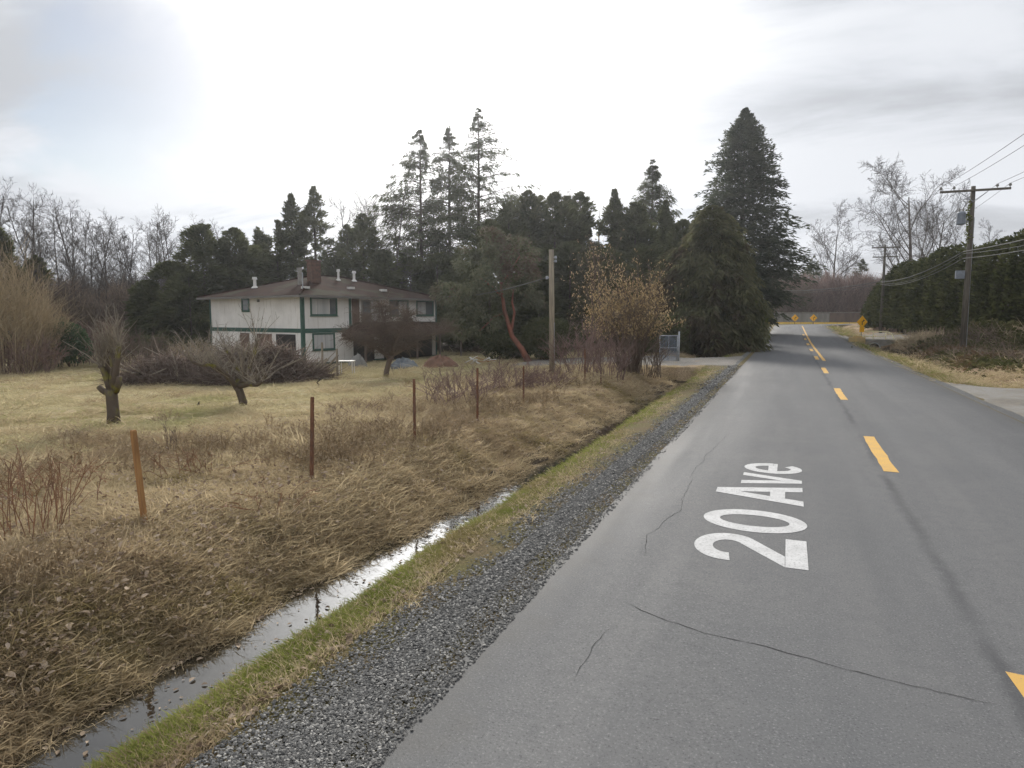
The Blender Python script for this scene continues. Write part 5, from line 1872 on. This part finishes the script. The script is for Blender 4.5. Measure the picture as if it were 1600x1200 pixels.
def lump(name, label, cat, px, D, rx, ry, h, m, seed, group=None):
    b = base_at(px, D)
    V, F = [], []
    n1, n2 = 40, 16
    for j in range(n2 + 1):
        for i in range(n1):
            a = 2 * PI * i / n1
            q = j / n2
            rad = (1 - q ** 1.5) * (1 + 0.5 * float(fbm(np.array([math.cos(a) * 2 + seed]), np.array([math.sin(a) * 2 + q * 2]), seed)[0]))
            V.append((math.cos(a) * rx * rad, math.sin(a) * ry * rad, h * math.sin(q * PI / 2) * (1 + 0.9 * float(fbm(np.array([math.cos(a) * 3 * (1.2 - q) + seed]), np.array([math.sin(a) * 3 * (1.2 - q)]), seed)[0]) + 0.5 * float(fbm(np.array([math.cos(a) * 9 * (1.2 - q)]), np.array([math.sin(a) * 9 * (1.2 - q)]), seed + 3)[0])) - 0.1))
    for j in range(n2):
        for i in range(n1):
            F.append((j * n1 + i, j * n1 + (i + 1) % n1, (j + 1) * n1 + (i + 1) % n1, (j + 1) * n1 + i))
    o = mesh_obj(name, np_mesh(name, V, F), M[m], None, False, b)
    o.rotation_euler = (0, 0, YAW)
    return tag(o, label, cat, group)


lump('tarp_heap', 'faded blue tarp thrown over a heap before the porch', 'tarp', 628, 41, 1.0, 0.8, 0.62, 'tarp_blue', 3)
lump('dirt_pile', 'reddish dirt pile right of the blue tarp', 'dirt pile', 688, 40, 1.15, 0.9, 0.75, 'soil_red', 4)
lump('tarp_heap', 'grey covered heap under the left end of the porch', 'tarp', 557, 43, 0.7, 0.6, 0.8, 'board_grey', 7)
b = base_at(752, 42)
jk = thing('scrap_heap', 'small heap of white scrap boards left of the red-barked tree', 'scrap heap', b, YAW)
R = random.Random(9)
for k in range(9):
    MB().box((R.uniform(-0.8, 0.8), R.uniform(-0.3, 0.3), 0.12 + R.uniform(0, 0.25)), (R.uniform(0.4, 1.1), 0.16, 0.04), Matrix.Rotation(R.uniform(-1, 1), 3, 'Z') @ Matrix.Rotation(R.uniform(-0.6, 0.6), 3, 'Y')).build('board', M['white_paint' if k % 3 else 'stake_wood'], jk)
for i, (px, yt, yb, lab) in enumerate([(502, 535, 580, 'thin pale post standing before the lower corner window'), (525, 545, 577, 'thin pale post standing at the left end of the porch')]):
    b = base_at(px, 35.5)
    h = at(px, yt, 35.5)[2] - b[2]
    tag(MB().box((0, 0, h / 2 - 0.1), (0.08, 0.08, h + 0.2)).build('yard_post', M['pole_pale'], None, False, b), lab, 'post', 'thin posts before the house')
b = base_at(540, 37)
tb = thing('garden_table', 'small white garden table beside the porch end', 'table', b, YAW)
MB().box((0, 0, 0.72), (0.85, 0.6, 0.05)).build('tabletop', M['white_paint'], tb)
for sx in (-1, 1):
    for sy in (-1, 1):
        MB().tube([(sx * 0.36, sy * 0.24, 0), (sx * 0.36, sy * 0.24, 0.7)], 0.03, 6).build('leg', M['white_paint'], tb)
# bleached fallen branch on the near bank, and a crooked stick by the brush
b = gp(130, 917, -0.12)
b[2] = gz(b[0], b[1])
p1, p2_, p3 = [Vector(gp(px, py, b[2] + 0.06)) - Vector(b) for (px, py) in ((72, 928), (130, 912), (192, 893))]
fb = MB().tube([p1, p1.lerp(p2_, 0.5) + Vector((0, 0, 0.02)), p2_, p2_.lerp(p3, 0.5), p3], [0.02, 0.035, 0.045, 0.04, 0.03], 8)
tag(fb.build('fallen_branch', M['dead_wood'], None, True, b), 'bleached fallen branch lying on the near bank below the leaning stake', 'branch')
b = gp(497, 604, -0.6)
b[2] = gz(b[0], b[1])
fb = MB().tube([(0, 0, -0.1), (0.05, 0, 0.10), (-0.06, 0, 0.2), (0.12, 0, 0.33), (0.24, 0, 0.36), (0.26, 0, 0.46)], [0.03, 0.03, 0.025, 0.025, 0.02, 0.012], 6)
tag(fb.build('crooked_stick', M['bark_dark'], None, False, b), 'crooked dark stick poking out of the field beyond the second stake', 'stick')
b = gp(309, 630, -0.5)
b[2] = gz(b[0], b[1])
fb = MB().tube([(-0.06, 0, -0.05), (0, 0, 0.06), (0.05, 0, 0.14), (0.07, 0, 0.2)], [0.05, 0.045, 0.03, 0.01], 7).tube([(-0.2, 0, 0.05), (-0.01, 0, 0.05)], [0.008, 0.02], 5)
tag(fb.build('dark_stump', M['bark_dark'], None, False, b), 'small dark broken stump in the grass between the two fruit trees', 'stump')

# red brambles in the near left corner
for i, (px, py, h, n, lab) in enumerate([(55, 845, 1.15, 26, 'reddish bramble clump at the left edge beside the leaning stake'), (10, 800, 0.9, 16, 'reddish bramble clump on the extreme left edge'), (105, 800, 0.8, 14, 'thin arching bramble just left of the leaning stake'), (330, 740, 0.5, 14, 'low reddish weed clump between first and second stakes'), (420, 790, 0.45, 14, 'low reddish weed clump left of the second stake foot'), (270, 745, 0.6, 10, 'low reddish weed clump right of the leaning stake')]):
    b = gp(px, py, -0.15)
    b[2] = gz(b[0], b[1])
    root = thing('bramble', lab, 'bramble', b, 0, 'red brambles on the bank')
    mb, _ = stems(700 + i, n, h, 0.9, 0.006, 4, 2, base=0.35, thin=0.003, hvar=0.5, arch=0.12 if i != 1 else 0)
    mb.build('canes', M['cane_red'], root)

# ------------------------------------------------------------------ grass, leaves and gravel (uncountable)
def scatter_group(name, coll):
    ng = bpy.data.node_groups.new(name, 'GeometryNodeTree')
    ng.interface.new_socket('Geometry', in_out='INPUT', socket_type='NodeSocketGeometry')
    ng.interface.new_socket('Geometry', in_out='OUTPUT', socket_type='NodeSocketGeometry')
    N = ng.nodes
    gi, go = N.new('NodeGroupInput'), N.new('NodeGroupOutput')
    ci = N.new('GeometryNodeCollectionInfo')
    ci.inputs[0].default_value = coll
    ci.inputs['Separate Children'].default_value = True
    ci.inputs['Reset Children'].default_value = True
    iop = N.new('GeometryNodeInstanceOnPoints')
    iop.inputs['Pick Instance'].default_value = True

    def attr(nm, t):
        a = N.new('GeometryNodeInputNamedAttribute')
        a.data_type = t
        a.inputs['Name'].default_value = nm
        return a.outputs[0]
    Lk = ng.links.new
    Lk(gi.outputs[0], iop.inputs['Points'])
    Lk(ci.outputs[0], iop.inputs['Instance'])
    Lk(attr('idx', 'INT'), iop.inputs['Instance Index'])
    e = N.new('FunctionNodeEulerToRotation')
    Lk(attr('rot', 'FLOAT_VECTOR'), e.inputs[0])
    Lk(e.outputs[0], iop.inputs['Rotation'])
    Lk(attr('scl', 'FLOAT_VECTOR'), iop.inputs['Scale'])
    Lk(iop.outputs[0], go.inputs[0])
    return ng


def scatter(name, P, rot, scl, idx, protos):
    coll = bpy.data.collections.new(name + '_kinds')
    for o in protos:
        coll.objects.link(o)
    me = bpy.data.meshes.new(name)
    me.vertices.add(len(P))
    me.vertices.foreach_set('co', np.asarray(P, np.float32).ravel())
    a = me.attributes.new('rot', 'FLOAT_VECTOR', 'POINT')
    a.data.foreach_set('vector', np.asarray(rot, np.float32).ravel())
    a = me.attributes.new('scl', 'FLOAT_VECTOR', 'POINT')
    a.data.foreach_set('vector', np.asarray(scl, np.float32).ravel())
    a = me.attributes.new('idx', 'INT', 'POINT')
    a.data.foreach_set('value', np.asarray(idx, np.int32))
    o = mesh_obj(name, me, None)
    md = o.modifiers.new('scatter', 'NODES')
    md.node_group = scatter_group(name + '_nodes', coll)
    o['kind'] = 'stuff'
    return o


def proto_obj(name, V, F, m):
    me = bpy.data.meshes.new(name)
    me.from_pydata([tuple(map(float, v)) for v in V], [], F)
    me.materials.append(m)
    return bpy.data.objects.new(name, me)


def tuft(seed, n, h, spread, lean, w, m, name='grass_tuft', flop=0.6, bias=(0, 0)):
    R = random.Random(seed)
    V, F = [], []
    for i in range(n):
        az = R.uniform(0, 2 * PI)
        rr = spread * math.sqrt(R.random()) * 0.5
        p = Vector((math.cos(az) * rr, math.sin(az) * rr, -0.03))
        a2 = R.uniform(0, 2 * PI)
        d = Vector((math.cos(a2), math.sin(a2), 0)) * lean * R.uniform(0.3, 1.2) + Vector((bias[0], bias[1], 0)) + Vector((0, 0, 1))
        d.normalize()
        L = h * R.uniform(0.5, 1.15)
        side = d.cross(Vector((R.gauss(0, 1), R.gauss(0, 1), R.gauss(0, 0.4)))).normalized() * w * R.uniform(0.6, 1.2) / 2
        b = len(V)
        q = p.copy()
        for k in range(4):
            f = (1, 0.9, 0.6, 0)[k]
            if k < 3:
                V += [q - side * f, q + side * f]
            else:
                V += [q]
            d = (d + Vector((0, 0, -flop * R.uniform(0.3, 1.0))) + Vector((R.gauss(0, 0.12), R.gauss(0, 0.12), 0))).normalized()
            q = q + d * L / 3
            if q.z < -0.02:
                q.z = R.uniform(0.0, 0.03)
        F += [(b, b + 1, b + 3, b + 2), (b + 2, b + 3, b + 5, b + 4), (b + 4, b + 5, b + 6)]
    return proto_obj(name, V, F, m)


def field_points(n, dmin, dmax, seed, pxr=(-140, 1740)):
    r = np.random.default_rng(seed)
    Dd = dmin * (dmax / dmin) ** r.random(n)
    px = r.uniform(*pxr, n)
    th = (px - 800) / FOC
    XY = _HF[None, :2] * Dd[:, None] + _R[None, :2] * (Dd * th)[:, None]
    return XY[:, 0], XY[:, 1], Dd, r


HOUSE_C = np.array([-30.2, 36.2])
hu_ = np.array([math.cos(UA), math.sin(UA)])
hv_ = np.array([-math.sin(UA), math.cos(UA)])


def not_house(x, y):
    q = np.stack([x, y], -1) - HOUSE_C
    u, v = q @ hu_, q @ hv_
    return ~((u > -0.1) & (u < HU + 0.1) & (v > -2.2) & (v < HV + 0.1))


# bank: long matted brown grass hanging to the ditch
x, y, Dd, r = field_points(150000, 3.0, 46, 801, (-160, 1150))
bank = (x < -5.02 - 0.0 * y + 0.25 * fbm(y * 1.1, x * 0, 2) * 2) & (x > -9.8 + 2.6 * fbm(x * 0.25, y * 0.25, 21) * 2) & ~((y > 34.8) & (y < 44.5))
bx, by, bD = x[bank], y[bank], Dd[bank]
P = np.stack([bx, by, ground_z(bx, by) - 0.01], -1)
n = len(P)
protos = [tuft(s, 22, 0.15, 0.27, 1.5, 0.0075, M['grass_bank'] if s % 3 else M['grass_dry'], flop=0.6, bias=(0.1, 0)) for s in range(5)] + [tuft(s, 11, 0.28, 0.18, 1.0, 0.0075, M['grass_dry'] if s % 2 else M['grass_bank'], flop=0.35, bias=(0.15, 0)) for s in range(5, 8)]
sc_ = (0.75 + 0.5 * r.random(n)) * (0.75 + 1.1 * (fbm(bx * 0.9, by * 0.9, 23) + 0.2))
sc_ = np.clip(sc_, 0.4, 1.7)
wide = 1 + bD / 22
rot = np.stack([r.normal(size=n) * 0.12, r.normal(size=n) * 0.12 + 0.15, r.random(n) * 6.28], -1)
scatter('bank_grass', P, rot, np.stack([sc_ * wide, sc_ * wide, sc_], -1), np.where(r.random(n) < 0.82, r.integers(0, 5, n), r.integers(5, 8, n)), protos)

# field: short pale winter grass with green patches
x, y, Dd, r = field_points(190000, 6.0, 62, 802, (-160, 1150))
fld = (x < -8.0 + 2.2 * fbm(x * 0.25, y * 0.25, 21) * 2) & not_house(x, y) & ~((y > 36) & (y < 44.5) & (x > -16)) & (y < 60)
fx, fy, fD = x[fld], y[fld], Dd[fld]
P = np.stack([fx, fy, ground_z(fx, fy) - 0.01], -1)
n = len(P)
protos = [tuft(20 + s, 12, 0.13, 0.24, 1.3, 0.009, M['grass_mown'], flop=0.5) for s in range(5)] + [tuft(30 + s, 10, 0.30, 0.2, 0.8, 0.009, M['grass_dry'], flop=0.4) for s in range(3)]
edge = sstep((fx + 15) / 6)              # rougher towards the ditch
rough_f = np.clip(fbm(fx * 0.55, fy * 0.55, 25) * 1.6 + 0.12, 0, 1) * 0.8 + edge * 0.7 > r.random(n) * 1.15
sc_ = (0.7 + 0.6 * r.random(n)) * np.clip(0.75 + 1.9 * fbm(fx * 0.7, fy * 0.7, 27) + 0.9 * fbm(fx * 2.2, fy * 2.2, 28), 0.3, 2.2)
wide = 1 + fD / 16
rot = np.stack([r.normal(size=n) * 0.15, r.normal(size=n) * 0.15, r.random(n) * 6.28], -1)
scatter('field_grass', P, rot, np.stack([sc_ * wide, sc_ * wide, sc_], -1), np.where(rough_f, r.integers(5, 8, n), r.integers(0, 5, n)), protos)

# dead weed stalks standing in the rough part of the field
x, y, Dd, r = field_points(16000, 5.0, 34, 811, (-160, 1100))
wd = (x < -6.6) & (x > -17) & (y < 32)
dn = fbm(x * 0.5, y * 0.5, 61) * 1.5 + 0.20 - 0.4 * sstep((-9.5 - x) / 5)
k = wd & (r.random(len(x)) < dn)
wx, wy, wD = x[k], y[k], Dd[k]
P = np.stack([wx, wy, ground_z(wx, wy) - 0.01], -1)
n = len(P)
M['weed'] = leafy('weed', (0.20, 0.15, 0.095), (0.45, 0.355, 0.235), None, 0.0, 0.6, 0.7)
prs = []
for q in range(5):
    w_, tp_ = stems(950 + q, 5, 0.42, 0.22, 0.004, 5, 1, base=0.10, thin=0.0028, hvar=0.5)
    V, F = list(w_.v), list(w_.f)
    Rw = random.Random(q)
    for t_ in tp_[::2]:
        b_ = len(V)
        a_ = Vector((Rw.gauss(0, 1), Rw.gauss(0, 1), Rw.gauss(0, 1))).normalized() * 0.014
        c_ = a_.orthogonal().normalized() * 0.009
        V += [t_ - a_, t_ + c_, t_ + a_, t_ - c_]
        F.append((b_, b_ + 1, b_ + 2, b_ + 3))
    prs.append(proto_obj('dead_weed', V, F, M['weed']))
s1 = 0.5 + 0.8 * r.random(n)
wide = 1 + wD / 26
rot = np.stack([r.normal(size=n) * 0.2, r.normal(size=n) * 0.2, r.random(n) * 6.28], -1)
scatter('dead_weeds', P, rot, np.stack([s1 * wide, s1 * wide, s1], -1), r.integers(0, 5, n), prs)

# green verge between ditch and gravel
x, y, Dd, r = field_points(330000, 2.6, 70, 803, (0, 1260))
vg = (x > -4.14) & (x < -2.98 + 0.28 * fbm(y * 0.8, x * 2, 3) * 2) & ~((y > 35) & (y < 44))
vx, vy, vD = x[vg], y[vg], Dd[vg]
dens = fbm(vx * 1.5, vy * 0.7, 41) + 0.66 - 0.5 * sstep((vx + 3.40) / 0.4)
k = r.random(len(vx)) < dens
vx, vy, vD = vx[k], vy[k], vD[k]
P = np.stack([vx, vy, ground_z(vx, vy) - 0.005], -1)
n = len(P)
protos = [tuft(50 + s, 12, 0.10, 0.13, 0.9, 0.007, M['grass_green'], flop=0.3) for s in range(4)] + [tuft(60 + s, 9, 0.12, 0.16, 1.2, 0.007, M['grass_dry'], flop=0.5) for s in range(2)]
sc_ = 0.6 + 0.7 * r.random(n)
wide = 1 + vD / 25
rot = np.stack([r.normal(size=n) * 0.1, r.normal(size=n) * 0.1, r.random(n) * 6.28], -1)
scatter('verge_grass', P, rot, np.stack([sc_ * wide, sc_ * wide, sc_], -1), np.where(r.random(n) < 0.80 - 0.66 * sstep((vx + 3.34 + 0.25 * fbm(vx * 1.2, vy * 0.9, 47)) / 0.32), r.integers(0, 4, n), r.integers(4, 6, n)), protos)

# right-hand verge and rough ground
x, y, Dd, r = field_points(120000, 12, 110, 804, (1180, 1760))
rv = ~((x > 5.9) & (x < 9.0) & (y > 52) & (y < 70.4)) & (x > 5.7) & (x < 40) & ~((y < 29) & (x > 5) & (x < 22)) & ~((y > 71) & (y < 82) & (x < 14)) & (y < 112)
rx_, ry_, rD = x[rv], y[rv], Dd[rv]
dens = 0.08 + 1.3 * fbm(rx_ * 0.5, ry_ * 0.5, 43) + 0.75 * (rx_ < 7.6)
k = r.random(len(rx_)) < dens
rx_, ry_, rD = rx_[k], ry_[k], rD[k]
P = np.stack([rx_, ry_, ground_z(rx_, ry_) - 0.01], -1)
n = len(P)
protos = [tuft(70 + s, 11, 0.16, 0.2, 1.0, 0.010, M['grass_green'], flop=0.4) for s in range(3)] + [tuft(75 + s, 11, 0.28, 0.22, 1.0, 0.011, M['grass_bank'] if s else M['grass_dry'], flop=0.5) for s in range(3)]
sc_ = 0.7 + 0.7 * r.random(n)
wide = 1 + rD / 18
rot = np.stack([r.normal(size=n) * 0.15, r.normal(size=n) * 0.15, r.random(n) * 6.28], -1)
scatter('roadside_grass', P, rot, np.stack([sc_ * wide, sc_ * wide, sc_], -1), np.where(r.random(n) < np.where(rx_ < 7.0, 0.7, 0.22), r.integers(0, 3, n), r.integers(3, 6, n)), protos)

# vine-covered rough growth before the hedge
def rough_growth(name, cx_, cy_, sx, sy, h, n, m, seed, kind='leaf'):
    r = np.random.default_rng(seed)
    x = cx_ + r.normal(size=n) * sx
    y = cy_ + r.normal(size=n) * sy
    g = ground_z(x, y)
    q = np.exp(-((x - cx_) / (1.6 * sx)) ** 2 - ((y - cy_) / (1.6 * sy)) ** 2)
    z = g + h * q * (0.6 + 1.3 * (fbm(x * 0.7, y * 0.7, seed) + 0.2)) * r.random(n) ** 0.5
    P = np.stack([x, y, z], -1)
    if kind == 'leaf':
        V, F = kites(P, norm(r.normal(size=(n, 3)) + np.array([0, 0, 0.4])), 0.30 * (0.5 + r.random(n)), 0.18 * (0.5 + r.random(n)), r, 0.3)
    else:
        V, F = twig_cloud(P, r.normal(size=(n, 3)) * np.array([1, 1, 0.6]) + np.array([0, 0, 0.25]), 0.5 + 0.9 * r.random(n), 0.03 + 0.02 * r.random(n), r)
    o = mesh_obj(name, np_mesh(name, V, F), M[m])
    o['kind'] = 'stuff'


rough_growth('vine_undergrowth', 14.5, 59, 2.8, 2.6, 1.3, 8000, 'leaf_vine', 901)
rough_growth('vine_undergrowth', 18.5, 53, 2.8, 2.4, 1.6, 9000, 'leaf_vine', 902)
rough_growth('vine_undergrowth', 20.5, 46, 2.0, 2.4, 2.2, 5000, 'leaf_green', 906)
rough_growth('cut_brush', 12.3, 58, 1.5, 3.2, 0.7, 1500, 'twig_brown', 903, 'twig')
rough_growth('vine_undergrowth', 10.2, 52, 1.1, 4.5, 0.45, 4500, 'leaf_vine', 907)
rough_growth('cut_brush', 10.2, 47, 1.2, 4.0, 0.28, 1100, 'twig_brown', 909, 'twig')
rough_growth('vine_undergrowth', 9.6, 45, 0.9, 4.5, 0.28, 2600, 'leaf_vine', 910)
rough_growth('cut_brush', 10.5, 64, 1.0, 3.0, 0.7, 2000, 'twig_tan', 904, 'twig')
rough_growth('cut_brush', 17.5, 56, 3.0, 2.0, 0.9, 1100, 'twig_tan', 905, 'twig')

# dead leaves on bank, verge and floating on the water
x, y, Dd, r = field_points(52000, 2.8, 30, 805, (-100, 1100))
lf = (x < -3.05) & (x > -13) & (y < 33)
k = lf & (r.random(len(x)) < np.where(x < -5.1, 0.62, np.where(x < -4.0, 0.05 + 0.35 * sstep((y - 7) / 4), 0.30)))
lx, ly = x[k], y[k]
gzv = ground_z(lx, ly)
wet = gzv < -0.76
P = np.stack([lx, ly, np.where(wet, -0.752, gzv + np.where(lx < -5.1, 0.03 + 0.12 * r.random(len(lx)), 0.015))], -1)
n = len(P)
prs = []
for s in range(3):
    R = random.Random(s)
    cup = R.uniform(0.008, 0.02)
    V = [(-0.04, 0, 0), (-0.015, 0.022, cup), (0.02, 0.024, cup * 0.7), (0.045, 0.0, 0.004), (0.02, -0.022, cup), (-0.015, -0.02, cup * 0.8)]
    prs.append(proto_obj('dead_leaf', V, [(0, 1, 2, 3), (0, 3, 4, 5)], M['dead_leaf']))
tiltv = np.where(wet, 0.03, 0.45)
rot = np.stack([r.normal(size=n) * tiltv, r.normal(size=n) * tiltv, r.random(n) * 6.28], -1)
s1 = np.where(lx < -5.1, 0.35 + 0.75 * r.random(n) ** 2.5, 0.3 + 0.6 * r.random(n) ** 2)
scatter('fallen_leaves', P, rot, np.stack([s1, s1, s1], -1), r.integers(0, 3, n), prs)

# loose stones on the shoulder
x, y, Dd, r = field_points(560000, 2.5, 34, 806, (250, 1300))
pw = np.clip(1.2 - np.abs(x + 2.44) / 0.50 + 1.1 * fbm(x * 2, y * 0.8, 51) + 0.5 * fbm(x * 5, y * 4, 52), 0, 1)
k = (x > -3.05) & (x < -1.99) & (r.random(len(x)) < pw)
sx_, sy_, sD = x[k], y[k], Dd[k]
P = np.stack([sx_, sy_, np.maximum(ground_z(sx_, sy_) + 0.012, np.where(sx_ > -2.1, 0.002, -9)) + 0.002], -1)
n = len(P)
prs = []
for s in range(6):
    R = random.Random(s + 90)
    V = []
    for (a, c, d) in ((1, 0, 0), (-1, 0, 0), (0, 1, 0), (0, -1, 0), (0, 0, 1), (0, 0, -1), (.6, .6, .45), (-.6, .6, .45), (-.6, -.6, .45), (.6, -.6, .45)):
        f = R.uniform(0.75, 1.2)
        V.append((a * f * 0.012, c * f * 0.010, d * f * 0.007))
    F = [(0, 6, 9), (0, 2, 6), (2, 7, 6), (1, 7, 2), (1, 8, 7), (3, 8, 1), (3, 9, 8), (0, 9, 3), (6, 7, 4), (7, 8, 4), (8, 9, 4), (9, 6, 4)]
    prs.append(proto_obj('pebble', V, F, M[('stone_a', 'stone_b', 'stone_c', 'stone_a', 'stone_c', 'stone_a')[s]]))
rot = np.stack([r.normal(size=n) * 0.3, r.normal(size=n) * 0.3, r.random(n) * 6.28], -1)
s1 = (0.34 + 0.78 * r.random(n) ** 2.5) * (1 + sD / 14)
scatter('loose_gravel', P, rot, np.stack([s1, s1, s1 * 0.9], -1), r.integers(0, 6, n), prs)
